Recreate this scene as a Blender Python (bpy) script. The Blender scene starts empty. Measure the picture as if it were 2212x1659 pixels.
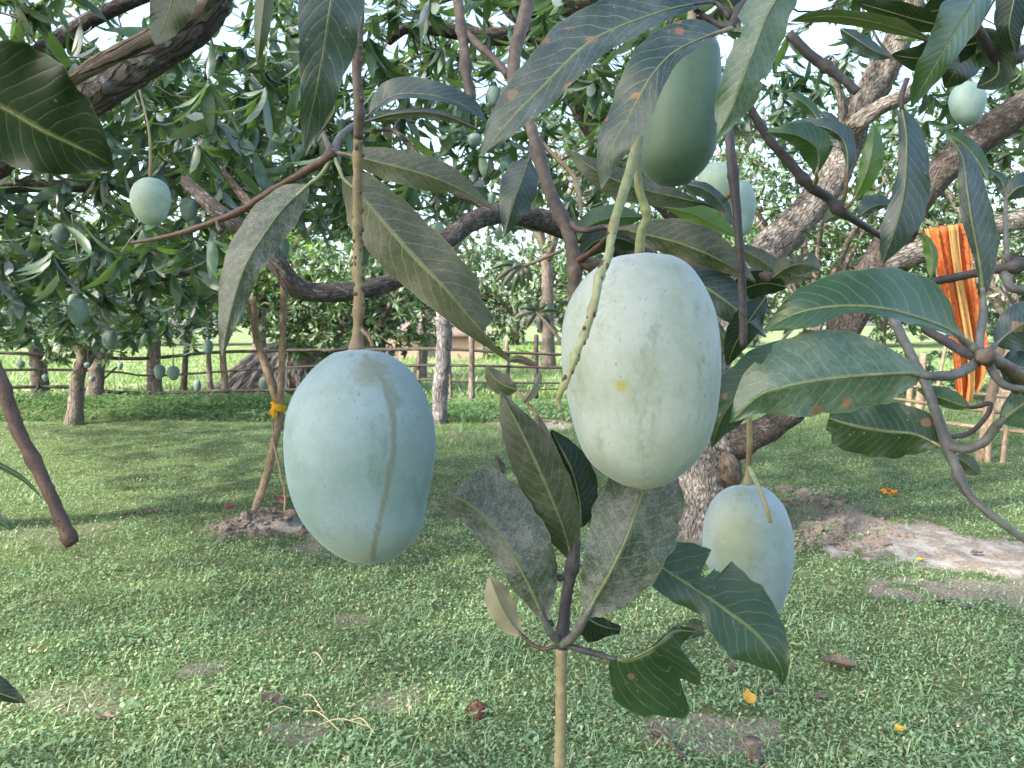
import bpy, math, random
import numpy as np
from mathutils import Vector, Matrix
random.seed(7); RNG = np.random.default_rng(7)
S = bpy.context.scene
COL = S.collection

# ------------------------------------------------------------------ camera
F, CX, CY = 1671.0, 1106.0, 829.5          # focal length and centre on a 2212 x 1659 sheet
CAMZ, PITCH = 1.5, math.radians(-4.4)
FWD = Vector((0, math.cos(PITCH), math.sin(PITCH)))
UPV = Vector((0, -math.sin(PITCH), math.cos(PITCH)))
cam_d = bpy.data.cameras.new('camera'); cam = bpy.data.objects.new('camera', cam_d); COL.objects.link(cam)
cam.location = (0, 0, CAMZ); cam.rotation_euler = (math.pi / 2 + PITCH, 0, 0)
cam_d.sensor_width = 36; cam_d.lens = F / 2212 * 36; cam_d.clip_start = 0.02; cam_d.clip_end = 2000
cam_d.dof.use_dof = True; cam_d.dof.focus_distance = 0.72; cam_d.dof.aperture_fstop = 32
S.camera = cam

# ------------------------------------------------------------------ light
SUN_EL, SUN_AZ = math.radians(38), math.radians(238)   # azimuth clockwise from +Y: left and behind the camera
sdir = Vector((math.sin(SUN_AZ) * math.cos(SUN_EL), math.cos(SUN_AZ) * math.cos(SUN_EL), math.sin(SUN_EL)))
w = bpy.data.worlds.new('World'); S.world = w; w.use_nodes = True
nt = w.node_tree; bg = nt.nodes['Background']; sky = nt.nodes.new('ShaderNodeTexSky')
sky.sky_type = 'NISHITA'; sky.sun_disc = False; sky.sun_elevation = SUN_EL; sky.sun_rotation = SUN_AZ
sky.air_density = 1.0; sky.dust_density = 3.0; sky.ozone_density = 1.0; sky.altitude = 0
nt.links.new(sky.outputs[0], bg.inputs[0]); bg.inputs[1].default_value = 0.15
sl = bpy.data.lights.new('sun', 'SUN'); sl.energy = 2.6; sl.angle = math.radians(2.5); sl.color = (1.0, 0.94, 0.84)
sun = bpy.data.objects.new('sun', sl); COL.objects.link(sun)
sun.rotation_euler = sdir.to_track_quat('Z', 'Y').to_euler()
S.view_settings.view_transform = 'Standard'; S.view_settings.look = 'None'; S.view_settings.gamma = 1
S.view_settings.exposure = 2.32
S.render.engine = 'CYCLES'; S.cycles.max_bounces = 6; S.cycles.diffuse_bounces = 3; S.cycles.transmission_bounces = 3
S.cycles.transparent_max_bounces = 4; S.cycles.use_denoising = True

# ------------------------------------------------------------------ helpers
def P(x, y, d):
    """point seen at sheet position (x, y), d metres in front of the camera"""
    return Vector((0, 0, CAMZ)) + FWD * d + Vector((1, 0, 0)) * ((x - CX) / F * d) + UPV * ((CY - y) / F * d)
def Q(p):
    r = Vector(p) - Vector((0, 0, CAMZ)); d = r.dot(FWD)
    if d < 0.02: return None
    return CX + r.x / d * F, CY - r.dot(UPV) / d * F, d
def ground_d(y):
    """depth at which flat ground is seen at sheet row y"""
    a = math.atan((y - CY) / F) - PITCH
    return CAMZ / math.sin(a) * math.cos(a + PITCH)
def GP(x, y):
    return P(x, y, ground_d(y))
def smooth(pts, n):
    """Catmull-Rom through pts (tuples of any width), n samples"""
    a = np.array(pts, float); k = len(a)
    if k == 2: 
        t = np.linspace(0, 1, n)[:, None]; return a[0] * (1 - t) + a[1] * t
    seg = np.r_[0, np.cumsum(np.linalg.norm(np.diff(a[:, :2], axis=0), axis=1) + 1e-6)]
    u = np.linspace(0, seg[-1], n); e = np.vstack([2 * a[0] - a[1], a, 2 * a[-1] - a[-2]])
    i = np.clip(np.searchsorted(seg, u, side='right') - 1, 0, k - 2)
    t = ((u - seg[i]) / (seg[i + 1] - seg[i]))[:, None]
    p0, p1, p2, p3 = e[i], e[i + 1], e[i + 2], e[i + 3]
    return 0.5 * (2 * p1 + (p2 - p0) * t + (2 * p0 - 5 * p1 + 4 * p2 - p3) * t ** 2 + (3 * p1 - p0 - 3 * p2 + p3) * t ** 3)
def link(name, me, parent=None, mat=None, smooth_=True):
    if mat: me.materials.append(mat)
    if smooth_: me.polygons.foreach_set('use_smooth', [True] * len(me.polygons))
    o = bpy.data.objects.new(name, me); COL.objects.link(o)
    if parent:
        o.parent = parent
        if parent.parent is None: o.matrix_parent_inverse = Matrix.Translation(-Vector(parent.location))
    return o
def thing(name, loc, label, cat, group=None):
    o = bpy.data.objects.new(name, None); COL.objects.link(o); o.location = loc
    o.empty_display_size = 0.05
    return tag(o, label, cat, group)
def tag(o, label, cat, group=None):
    o['label'] = label; o['category'] = cat
    if group: o['group'] = group
    return o
def mesh(name, v, f):
    me = bpy.data.meshes.new(name); me.from_pydata([tuple(p) for p in v], [], f); me.update(); return me
def bigmesh(name, V, quads, rnd=None, tris=None):
    """large mesh from numpy arrays of quads"""
    me = bpy.data.meshes.new(name); V = np.asarray(V, np.float32); q = np.asarray(quads, np.int32)
    k = q.shape[1]
    me.vertices.add(len(V)); me.vertices.foreach_set('co', V.ravel())
    me.loops.add(q.size); me.loops.foreach_set('vertex_index', q.ravel())
    me.polygons.add(len(q)); me.polygons.foreach_set('loop_start', np.arange(len(q), dtype=np.int32) * k)
    me.update(calc_edges=True)
    if rnd is not None:
        at = me.attributes.new('rnd', 'FLOAT', 'POINT'); at.data.foreach_set('value', np.asarray(rnd, np.float32))
    return me
def tube_data(pts, rad, sides=10, bump=0.0, cap=True, seed=0):
    """pts Nx3, rad N"""
    pts = np.asarray(pts, float); n = len(pts); rg = np.random.default_rng(seed + n * 7 + int(abs(pts[0, 0]) * 1000))
    tan = np.gradient(pts, axis=0); tan /= np.linalg.norm(tan, axis=1)[:, None] + 1e-12
    ref = np.array([0, 0, 1.0]) if abs(tan[0, 2]) < 0.8 else np.array([0, 1.0, 0])
    V = []; u = np.cross(tan[0], ref); u /= np.linalg.norm(u)
    for i in range(n):
        u = u - tan[i] * u.dot(tan[i]); u /= np.linalg.norm(u); v = np.cross(tan[i], u)
        b = rg.normal(0, bump, sides) if bump else np.zeros(sides)
        for k in range(sides):
            a = 2 * math.pi * k / sides; V.append(pts[i] + (u * math.cos(a) + v * math.sin(a)) * rad[i] * (1 + b[k]))
    Fs = [(i * sides + k, i * sides + (k + 1) % sides, (i + 1) * sides + (k + 1) % sides, (i + 1) * sides + k) for i in range(n - 1) for k in range(sides)]
    if cap:
        Fs.append(tuple(range(sides))[::-1]); Fs.append(tuple((n - 1) * sides + k for k in range(sides)))
    return V, Fs
def tube_uv(me, pts, rad, sides):
    """u runs along the limb in metres, v round it in metres"""
    pts = np.asarray(pts, float); n = len(pts); le = np.r_[0, np.cumsum(np.linalg.norm(np.diff(pts, axis=0), axis=1))]; rm = float(np.mean(rad)); off = abs(pts[0, 0] * 3.7 + pts[0, 2] * 5.1)
    i, k = np.meshgrid(np.arange(n - 1), np.arange(sides), indexing='ij'); c = 2 * math.pi * rm / sides
    uv = np.stack([np.stack([le[i], k * c], -1), np.stack([le[i], (k + 1) * c], -1), np.stack([le[i + 1], (k + 1) * c], -1), np.stack([le[i + 1], k * c], -1)], 2).reshape(-1, 2) + off
    full = np.zeros((len(me.loops), 2), np.float32) + off; full[:len(uv)] = uv
    ul = me.uv_layers.new(name='UVMap'); ul.data.foreach_set('uv', full.ravel())
def tube(name, pts, mat, parent=None, n=24, sides=10, bump=0.05, world=False, nodes=(), seed=0):
    """pts: (x, y, d, half-width in sheet px), or with world=True (X, Y, Z, r); nodes: (t, swell) rings"""
    s = smooth(pts, n)
    if world: p3 = s[:, :3]; r = s[:, 3]
    else:
        p3 = np.array([P(*q[:3]) for q in s]); r = s[:, 3] * s[:, 2] / F
    r = r.copy(); t = np.linspace(0, 1, n)
    for t0, sw in nodes: r *= 1 + sw * np.exp(-((t - t0) * n / 1.1) ** 2)
    V, Fs = tube_data(p3, r, sides, bump, seed=seed); me = mesh(name, V, Fs); tube_uv(me, p3, r, sides)
    return link(name, me, parent, mat)

# ------------------------------------------------------------------ materials
class NT:
    def __init__(s, name):
        s.m = bpy.data.materials.new(name); s.m.use_nodes = True; s.t = s.m.node_tree; s.t.nodes.clear()
        s.out = s.t.nodes.new('ShaderNodeOutputMaterial')
    def n(s, typ, **kw):
        nd = s.t.nodes.new('ShaderNode' + typ)
        for k, v in kw.items(): setattr(nd, k, v)
        return nd
    def set(s, sock, v):
        if isinstance(v, bpy.types.NodeSocket): s.t.links.new(v, sock)
        elif isinstance(v, (tuple, list)) and len(v) == 3 and sock.type == 'RGBA': sock.default_value = (*v, 1)
        else: sock.default_value = v
    def math(s, op, a, b=0.0, c=0.0):
        nd = s.n('Math', operation=op)
        for i, v in enumerate((a, b, c)): s.set(nd.inputs[i], v)
        return nd.outputs[0]
    def mix(s, f, a, b):
        nd = s.n('MixRGB'); s.set(nd.inputs[0], f); s.set(nd.inputs[1], a); s.set(nd.inputs[2], b); return nd.outputs[0]
    def ramp(s, v, lo, hi, a=0.0, b=1.0):
        nd = s.n('MapRange', interpolation_type='SMOOTHSTEP'); s.set(nd.inputs[0], v)
        for i, q in enumerate((lo, hi, a, b)): nd.inputs[i + 1].default_value = q
        return nd.outputs[0]
    def noise(s, vec, scale, detail=3, rough=0.55):
        nd = s.n('TexNoise'); s.set(nd.inputs['Vector'], vec); nd.inputs['Scale'].default_value = scale
        nd.inputs['Detail'].default_value = detail; nd.inputs['Roughness'].default_value = rough; return nd.outputs[0]
    def voro(s, vec, scale, feature='F1'):
        nd = s.n('TexVoronoi', feature=feature); s.set(nd.inputs['Vector'], vec); nd.inputs['Scale'].default_value = scale; return nd
    def bump(s, h, strength, dist, normal=None):
        nd = s.n('Bump'); nd.inputs['Strength'].default_value = strength; nd.inputs['Distance'].default_value = dist
        s.set(nd.inputs['Height'], h)
        if normal: s.set(nd.inputs['Normal'], normal)
        return nd.outputs[0]
    def pos(s): return s.n('TexCoord').outputs['Object']
    def wpos(s): return s.n('NewGeometry').outputs['Position']
    def bsdf(s, col, rough=0.6, normal=None, spec=0.5, **kw):
        b = s.n('BsdfPrincipled'); s.set(b.inputs['Base Color'], col); s.set(b.inputs['Roughness'], rough)
        s.set(b.inputs['Specular IOR Level'], spec)
        if normal: s.set(b.inputs['Normal'], normal)
        for k, v in kw.items(): s.set(b.inputs[k], v)
        return b.outputs[0]
    def done(s, sh):
        s.t.links.new(sh, s.out.inputs[0]); return s.m
    def translucent(s, sh, col, f):
        t = s.n('BsdfTranslucent'); s.set(t.inputs[0], col); m = s.n('MixShader'); s.set(m.inputs[0], f)
        s.t.links.new(sh, m.inputs[1]); s.t.links.new(t.outputs[0], m.inputs[2]); return m.outputs[0]

def leaf_mat(name, c1, c2, dust=0.3, dustcol=(0.26, 0.27, 0.24), rough=0.42, spots=0.0, vein=(0.17, 0.22, 0.07), veinf=0.55, tr=0.18, trcol=(0.16, 0.3, 0.03), nv=14, spec=0.5):
    c1, c2 = (tuple(x * 0.58 for x in c) for c in (c1, c2)); vein = tuple(x * 0.75 for x in vein); dustcol = tuple(x * 0.48 for x in dustcol); rough -= 0.06
    m = NT(name); uv = m.n('TexCoord').outputs['UV']; sp = m.n('SeparateXYZ'); m.set(sp.inputs[0], uv)
    u, v = sp.outputs[0], sp.outputs[1]
    a = m.math('ABSOLUTE', m.math('MULTIPLY', m.math('SUBTRACT', v, 0.5), 2.0))
    p = m.pos()
    wob = m.math('MULTIPLY', m.noise(p, 45, 1), 0.9)
    ph = m.math('ADD', m.math('SUBTRACT', m.math('MULTIPLY', u, nv), m.math('MULTIPLY', m.math('POWER', a, 1.3), 2.6)), wob)
    fr = m.math('ABSOLUTE', m.math('SUBTRACT', m.math('FRACT', ph), 0.5))       # 0 at the vein
    lat = m.math('MULTIPLY', m.ramp(fr, 0.055, 0.012), m.ramp(a, 1.0, 0.75))
    mid = m.ramp(a, 0.07, 0.028)
    edge = m.ramp(a, 0.965, 0.99)
    big = m.noise(p, 28, 3)
    col = m.mix(m.ramp(big, 0.35, 0.68), c1, c2)
    fine = m.noise(p, 160, 4, 0.7)
    du = m.math('MULTIPLY', m.ramp(m.math('ADD', m.math('MULTIPLY', m.noise(p, 30, 7, 0.82), 0.65), m.math('MULTIPLY', m.noise(p, 500, 4, 0.8), 0.42)), 0.44, 0.68), dust)
    col = m.mix(m.math('MULTIPLY', lat, veinf * 0.6), col, vein)
    col = m.mix(du, col, dustcol)
    col = m.mix(m.math('MULTIPLY', lat, veinf * 0.45), col, tuple(x * 1.25 for x in vein))
    col = m.mix(m.math('MULTIPLY', m.math('MAXIMUM', mid, m.math('MULTIPLY', edge, 0.5)), veinf + 0.2), col, vein)
    speck = m.ramp(m.voro(p, 210).outputs['Distance'], 0.16, 0.08)
    speck = m.math('MULTIPLY', speck, m.ramp(m.noise(p, 60, 2), 0.52, 0.62))
    col = m.mix(m.math('MULTIPLY', speck, 0.5), col, (0.28, 0.28, 0.25))
    dark = m.math('MULTIPLY', m.ramp(m.voro(p, 95).outputs['Distance'], 0.2, 0.1), m.ramp(m.noise(p, 31, 1), 0.55, 0.63))
    col = m.mix(m.math('MULTIPLY', dark, 0.7), col, (0.03, 0.02, 0.012))
    if spots:
        vo = m.voro(p, 62); d = m.math('ADD', vo.outputs['Distance'], m.math('MULTIPLY', m.noise(p, 300, 3), 0.34))
        rr = m.n('SeparateColor'); m.set(rr.inputs[0], vo.outputs['Color'])
        g = m.math('MULTIPLY', m.ramp(d, 0.42, 0.32), m.math('LESS_THAN', rr.outputs[0], spots))
        ring = m.ramp(d, 0.24, 0.34)
        col = m.mix(m.math('MULTIPLY', g, 0.8), col, m.mix(ring, (0.12, 0.085, 0.06), (0.21, 0.085, 0.04)))
    # quilted relief between the side veins, sunken midrib
    q = m.math('SUBTRACT', 1.0, m.math('POWER', m.math('SUBTRACT', 1.0, m.math('MULTIPLY', fr, 2.0)), 3.0))
    h = m.math('ADD', m.math('MULTIPLY', q, 0.4), m.math('MULTIPLY', fine, 0.25))
    h = m.math('SUBTRACT', h, m.math('MULTIPLY', mid, 0.8))
    nor = m.bump(h, 0.3, 0.0008)
    ro = m.math('ADD', rough, m.math('MULTIPLY', du, 0.35))
    b = m.bsdf(col, ro, nor, spec)
    return m.done(m.translucent(b, m.mix(m.math('MULTIPLY', m.math('MAXIMUM', lat, mid), 0.6), trcol, (0.3, 0.34, 0.08)), tr))
LM = {
 'dark': leaf_mat('leaf_shaded', (0.008, 0.022, 0.014), (0.013, 0.034, 0.019), 0.10, tr=0.04, spec=0.15, veinf=0.35),  # near-black green, shade on these leaves put into the base colour
 'green': leaf_mat('leaf_green', (0.013, 0.062, 0.018), (0.026, 0.092, 0.026), 0.16, spec=0.42, rough=0.35, tr=0.12, spots=0.07),
 'dgreen': leaf_mat('leaf_deep_green', (0.013, 0.046, 0.019), (0.022, 0.062, 0.025), 0.14, spec=0.35, rough=0.38, tr=0.08, spots=0.05, veinf=0.38),
 'fresh': leaf_mat('leaf_fresh', (0.040, 0.120, 0.022), (0.06, 0.16, 0.035), 0.10, tr=0.35, trcol=(0.25, 0.42, 0.03), veinf=0.8),
 'blue': leaf_mat('leaf_blue', (0.014, 0.038, 0.036), (0.024, 0.054, 0.048), 0.32, spec=0.4, dustcol=(0.22, 0.26, 0.29), rough=0.38, spots=0.06, tr=0.06),  # blue of reflected sky put into the base and dust colours
 'spot': leaf_mat('leaf_spotted', (0.014, 0.038, 0.035), (0.026, 0.055, 0.048), 0.42, spec=0.35, dustcol=(0.26, 0.30, 0.30), rough=0.4, spots=0.3, tr=0.06),
 'dusty': leaf_mat('leaf_dusty', (0.026, 0.042, 0.018), (0.06, 0.068, 0.034), 0.5, spec=0.35, dustcol=(0.30, 0.28, 0.23), rough=0.48, tr=0.1, spots=0.03),
 'grey': leaf_mat('leaf_grey', (0.024, 0.058, 0.032), (0.055, 0.078, 0.055), 0.85, dustcol=(0.40, 0.38, 0.345), rough=0.46, tr=0.06, spec=0.35),
 'olive': leaf_mat('leaf_olive', (0.035, 0.055, 0.018), (0.06, 0.08, 0.030), 0.4, dustcol=(0.22, 0.22, 0.15), rough=0.5, tr=0.12),
 'beige': leaf_mat('leaf_beige', (0.24, 0.23, 0.14), (0.34, 0.31, 0.21), 0.3, dustcol=(0.4, 0.37, 0.3), rough=0.65, tr=0.15, trcol=(0.4, 0.36, 0.15)),
 'brown': leaf_mat('leaf_brown', (0.10, 0.06, 0.045), (0.18, 0.115, 0.085), 0.3, vein=(0.2, 0.13, 0.09), rough=0.7, tr=0.06, trcol=(0.3, 0.12, 0.04)),
 'pale': leaf_mat('leaf_pale', (0.035, 0.085, 0.05), (0.065, 0.13, 0.08), 0.55, dustcol=(0.30, 0.37, 0.31), rough=0.42, spots=0.08, tr=0.12, vein=(0.2, 0.3, 0.1)),
}
def bark_mat(name, c1, c2, c3, scale=1.0, lich=0.3, lichcol=(0.42, 0.42, 0.38), bump=0.6, rough=0.9, crack=1.0):
    m = NT(name); p = m.wpos(); uv = m.n('TexCoord').outputs['UV']; mp = m.n('Mapping'); m.set(mp.inputs[0], uv); mp.inputs['Scale'].default_value = (scale * 0.3, scale, scale)
    wn = m.n('TexNoise'); m.set(wn.inputs['Vector'], mp.outputs[0]); wn.inputs['Scale'].default_value = 14; wn.inputs['Detail'].default_value = 4
    va = m.n('VectorMath', operation='MULTIPLY_ADD'); m.set(va.inputs[0], wn.outputs['Color']); va.inputs[1].default_value = (0.07, 0.07, 0); m.set(va.inputs[2], mp.outputs[0]); q = va.outputs[0]
    n1 = m.noise(q, 46, 6, 0.7); n2 = m.noise(p, 9 * scale, 3); n3 = m.noise(q, 16, 5, 0.7)
    v = m.voro(q, 52, 'DISTANCE_TO_EDGE').outputs['Distance']
    cr = m.math('MULTIPLY', m.math('MULTIPLY', m.ramp(v, 0.12, 0.0), m.ramp(n1, 0.3, 0.62)), crack)
    col = m.mix(m.ramp(n1, 0.3, 0.7), c1, c2)
    col = m.mix(m.math('MULTIPLY', m.ramp(n2, 0.45, 0.65), 0.6), col, c3)
    col = m.mix(m.math('MULTIPLY', m.ramp(n3, 0.55, 0.38), 0.6), col, tuple(x * 0.45 for x in c1))
    li = m.math('MULTIPLY', m.ramp(m.noise(p, 24 * scale, 5, 0.75), 0.53, 0.64), lich)
    col = m.mix(li, col, lichcol)
    col = m.mix(m.math('MULTIPLY', cr, 0.7), col, tuple(x * 0.25 for x in c1))
    h = m.math('SUBTRACT', m.math('ADD', n1, n3), cr)
    return m.done(m.bsdf(col, rough, m.bump(h, bump, 0.014 / scale), 0.25))
BARK = {
 'pale': bark_mat('bark_pale', (0.15, 0.13, 0.112), (0.29, 0.265, 0.235), (0.10, 0.09, 0.078), 1.0, 0.55, (0.42, 0.40, 0.37), 1.0, crack=1.2),
 'dark': bark_mat('bark_dark', (0.055, 0.045, 0.04), (0.12, 0.10, 0.085), (0.035, 0.03, 0.028), 1.3, 0.35, (0.3, 0.3, 0.27), 0.9),
 'mid': bark_mat('bark_brown', (0.10, 0.075, 0.055), (0.19, 0.145, 0.11), (0.07, 0.06, 0.05), 1.2, 0.25, (0.3, 0.28, 0.24), 0.8),
 'far': bark_mat('bark_far', (0.13, 0.10, 0.08), (0.24, 0.2, 0.165), (0.11, 0.09, 0.08), 0.5, 0.3, (0.36, 0.34, 0.3), 0.6),
 'post': bark_mat('pole_grey', (0.17, 0.16, 0.155), (0.27, 0.255, 0.25), (0.13, 0.12, 0.115), 0.45, 0.5, (0.32, 0.31, 0.30), 0.9),
 'bamboo': bark_mat('rail_dark', (0.05, 0.042, 0.036), (0.10, 0.085, 0.07), (0.035, 0.03, 0.027), 0.8, 0.15, (0.25, 0.22, 0.18), 0.4),
 'stick': bark_mat('stick_tan', (0.24, 0.17, 0.11), (0.36, 0.27, 0.19), (0.18, 0.13, 0.09), 1.2, 0.2, (0.4, 0.34, 0.27), 0.4),
}
def twig_mat(name, c1, c2, c3, rough=0.6):
    m = NT(name); p = m.wpos(); n1 = m.noise(p, 120, 4, 0.65); n2 = m.noise(p, 28, 3)
    col = m.mix(m.ramp(n1, 0.35, 0.7), c1, c2); col = m.mix(m.ramp(n2, 0.45, 0.68), col, c3)
    sp = m.ramp(m.voro(p, 330).outputs['Distance'], 0.22, 0.1)
    col = m.mix(m.math('MULTIPLY', sp, 0.4), col, tuple(x * 0.4 for x in c1))
    return m.done(m.bsdf(col, rough, m.bump(m.math('ADD', n1, m.math('MULTIPLY', sp, 0.4)), 0.6, 0.0015), 0.35))
TW = {
 'brown': twig_mat('twig_brown', (0.075, 0.054, 0.042), (0.13, 0.10, 0.078), (0.055, 0.04, 0.034)),
 'red': twig_mat('twig_red', (0.055, 0.03, 0.022), (0.095, 0.055, 0.04), (0.045, 0.025, 0.02)),
 'dark': twig_mat('twig_dark', (0.035, 0.031, 0.034), (0.068, 0.06, 0.062), (0.028, 0.025, 0.026)),
 'green': twig_mat('stalk_green', (0.17, 0.20, 0.09), (0.25, 0.27, 0.14), (0.20, 0.17, 0.09)),
 'olive': twig_mat('stalk_olive', (0.15, 0.13, 0.065), (0.21, 0.18, 0.10), (0.14, 0.09, 0.055)),
 'grey': twig_mat('twig_grey', (0.075, 0.078, 0.068), (0.125, 0.125, 0.11), (0.06, 0.058, 0.055)),
 'rib': twig_mat('leaf_rib', (0.10, 0.125, 0.055), (0.15, 0.17, 0.085), (0.11, 0.11, 0.06)),
}
def mango_mat(name, green, bloom, bl=0.6, yellow=0.0, hero=True):
    m = NT(name); p = m.pos()
    n1 = m.noise(p, 20, 4, 0.6); n2 = m.noise(p, 240, 4, 0.75)
    f = m.ramp(m.math('ADD', n1, m.math('MULTIPLY', n2, 0.35)), 0.42, 0.85)
    col = m.mix(m.math('ADD', bl * 0.4, m.math('MULTIPLY', f, 0.75)), green, bloom)
    if hero:
        at = m.n('Attribute', attribute_name='stain').outputs['Fac']; ay = m.n('Attribute', attribute_name='yellow').outputs['Fac']
        # bloom rubbed off in smears: the green skin shows
        mp = m.n('Mapping'); m.set(mp.inputs[0], p); mp.inputs['Scale'].default_value = (1.0, 1.0, 0.4); mp.inputs['Rotation'].default_value = (0, 0.5, 0)
        rub = m.math('MULTIPLY', m.ramp(m.noise(mp.outputs[0], 55, 6, 0.8), 0.52, 0.70), 0.6)
        scr = m.math('MULTIPLY', m.ramp(m.noise(mp.outputs[0], 300, 3, 0.6), 0.60, 0.70), m.ramp(n1, 0.45, 0.6))
        col = m.mix(m.math('MAXIMUM', rub, m.math('MULTIPLY', scr, 0.45)), col, tuple(x * 0.72 for x in green))
        col = m.mix(m.math('MULTIPLY', ay, m.ramp(m.noise(p, 90, 4, 0.7), 0.3, 0.6, 0.45, 1.0)), col, (0.24, 0.235, 0.045))
        st = m.ramp(m.math('ADD', at, m.math('MULTIPLY', m.math('SUBTRACT', m.noise(p, 230, 5, 0.8), 0.5), 1.1)), 0.15, 0.65)
        col = m.mix(m.math('MULTIPLY', st, 0.7), col, (0.105, 0.11, 0.07))
        vo = m.voro(p, 150); sc = m.n('SeparateColor'); m.set(sc.inputs[0], vo.outputs['Color'])
        sz = m.math('MULTIPLY', m.math('POWER', sc.outputs[1], 3.0), 0.14)
        dots = m.math('MULTIPLY', m.math('LESS_THAN', m.math('SUBTRACT', vo.outputs['Distance'], sz), 0.04), m.math('LESS_THAN', sc.outputs[0], 0.7))
        dots = m.math('MULTIPLY', dots, m.ramp(m.noise(p, 15, 2), 0.34, 0.6, 0.3, 1.0))
        v2 = m.voro(p, 420); d2 = m.math('MULTIPLY', m.math('LESS_THAN', v2.outputs['Distance'], 0.16), 0.22)
        col = m.mix(d2, col, tuple(x * 0.6 for x in green))
        col = m.mix(m.math('MULTIPLY', dots, 0.55), col, (0.07, 0.06, 0.035))
        nor = m.bump(m.math('ADD', n2, m.math('MULTIPLY', dots, -1.0)), 0.25, 0.0008)
    else: nor = m.bump(n2, 0.1, 0.001)
    return m.done(m.bsdf(col, 0.55, nor, 0.35, **{'Sheen Weight': 0.2, 'Sheen Roughness': 0.45, 'Sheen Tint': (0.62, 0.8, 1.0, 1)}))
MM = {  # waxy bloom; the bluish rim sheen tint stands in for sky reflection
 'blue': mango_mat('mango_bluegreen', (0.105, 0.165, 0.13), (0.165, 0.225, 0.24)),
 'pale': mango_mat('mango_pale', (0.185, 0.225, 0.155), (0.295, 0.335, 0.31)),
 'teal': mango_mat('mango_teal', (0.135, 0.18, 0.125), (0.205, 0.262, 0.27)),
 'deep': mango_mat('mango_shaded', (0.034, 0.07, 0.034), (0.05, 0.09, 0.058)),  # darker copy of the skin, shade under the leaves put into the colour
 'small': mango_mat('mango_small', (0.085, 0.15, 0.105), (0.15, 0.215, 0.20), hero=False),
 'smallpale': mango_mat('mango_small_pale', (0.13, 0.195, 0.115), (0.23, 0.295, 0.235), hero=False),
}
def foliage_mat(name, c1, c2, c3, tr=0.3, trcol=(0.20, 0.36, 0.03), rough=0.42, obj=False, spec=0.5):
    m = NT(name)
    r = m.n('ObjectInfo').outputs['Random'] if obj else m.n('Attribute', attribute_name='rnd').outputs['Fac']
    col = m.mix(m.ramp(r, 0.0, 0.6), c1, c2); col = m.mix(m.ramp(r, 0.66, 0.95), col, c3)
    n = m.noise(m.wpos(), 22, 3)
    col = m.mix(m.math('MULTIPLY', m.ramp(n, 0.45, 0.7), 0.35), col, c3)
    b = m.bsdf(col, rough, None, spec)
    return m.done(m.translucent(b, m.mix(r, trcol, tuple(x * 0.55 for x in trcol)), tr))
FM = {
 'near': ((0.022, 0.054, 0.032), (0.062, 0.118, 0.056), (0.21, 0.245, 0.235)),  # third colour pale grey, the leaves' sky sheen put into the base colour
 'mid': ((0.055, 0.12, 0.05), (0.10, 0.185, 0.075), (0.24, 0.28, 0.20)),
 'fresh': ((0.12, 0.26, 0.03), (0.18, 0.34, 0.05), (0.24, 0.38, 0.10)),
 'far': ((0.07, 0.135, 0.06), (0.11, 0.185, 0.085), (0.16, 0.21, 0.125)),
}
TRC = {'near': ((0.13, 0.25, 0.04), 0.28), 'mid': ((0.13, 0.24, 0.045), 0.3), 'fresh': ((0.20, 0.36, 0.03), 0.45), 'far': ((0.15, 0.26, 0.06), 0.3)}
FMAT = {k: foliage_mat('foliage_' + k, *v, tr=TRC[k][1], trcol=TRC[k][0]) for k, v in FM.items()}
FOBJ = {k: foliage_mat('crown_leaf_' + k, *v, obj=True, tr=TRC[k][1], trcol=TRC[k][0]) for k, v in FM.items()}

# ------------------------------------------------------------------ ground
PATCH = [  # x, y, rx, ry, strength of bare soil
 (GP(2130, 1190), 1.05, 0.42, 1.0), (GP(2215, 1275), 0.9, 0.28, 0.55), (GP(1790, 1115), 0.62, 0.7, 0.46), (GP(1950, 1150), 0.5, 0.42, 0.75),
 (GP(575, 1140), 0.42, 0.42, 0.8), (GP(690, 1180), 0.32, 0.3, 0.5), (GP(1030, 1085), 0.5, 0.6, 0.42), (GP(1180, 905), 1.3, 1.2, 0.75), (GP(430, 1465), 0.12, 0.12, 0.5),
 (GP(760, 1345), 0.12, 0.14, 0.5), (GP(1030, 940), 1.0, 0.9, 0.4), (GP(1560, 1590), 0.28, 0.16, 0.5), (GP(80, 1160), 0.6, 0.4, 0.4), (GP(1960, 960), 0.9, 0.6, 0.35),
 (GP(1490, 1160), 0.6, 0.5, 0.6), (GP(1540, 1380), 0.4, 0.2, 0.35), (GP(820, 1510), 0.2, 0.14, 0.45), (GP(180, 1520), 0.25, 0.15, 0.42), (GP(650, 1580), 0.12, 0.1, 0.5)]
def vnoise(x, y, s, seed):
    """cheap smooth value noise on arrays"""
    x = np.asarray(x, float) * s; y = np.asarray(y, float) * s; xi = np.floor(x); yi = np.floor(y); fx = x - xi; fy = y - yi
    fx = fx * fx * (3 - 2 * fx); fy = fy * fy * (3 - 2 * fy)
    h = lambda a, b: np.modf(np.abs(np.sin(a * 127.1 + b * 311.7 + seed * 74.7) * 43758.5453))[0]
    return (h(xi, yi) * (1 - fx) + h(xi + 1, yi) * fx) * (1 - fy) + (h(xi, yi + 1) * (1 - fx) + h(xi + 1, yi + 1) * fx) * fy
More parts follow.
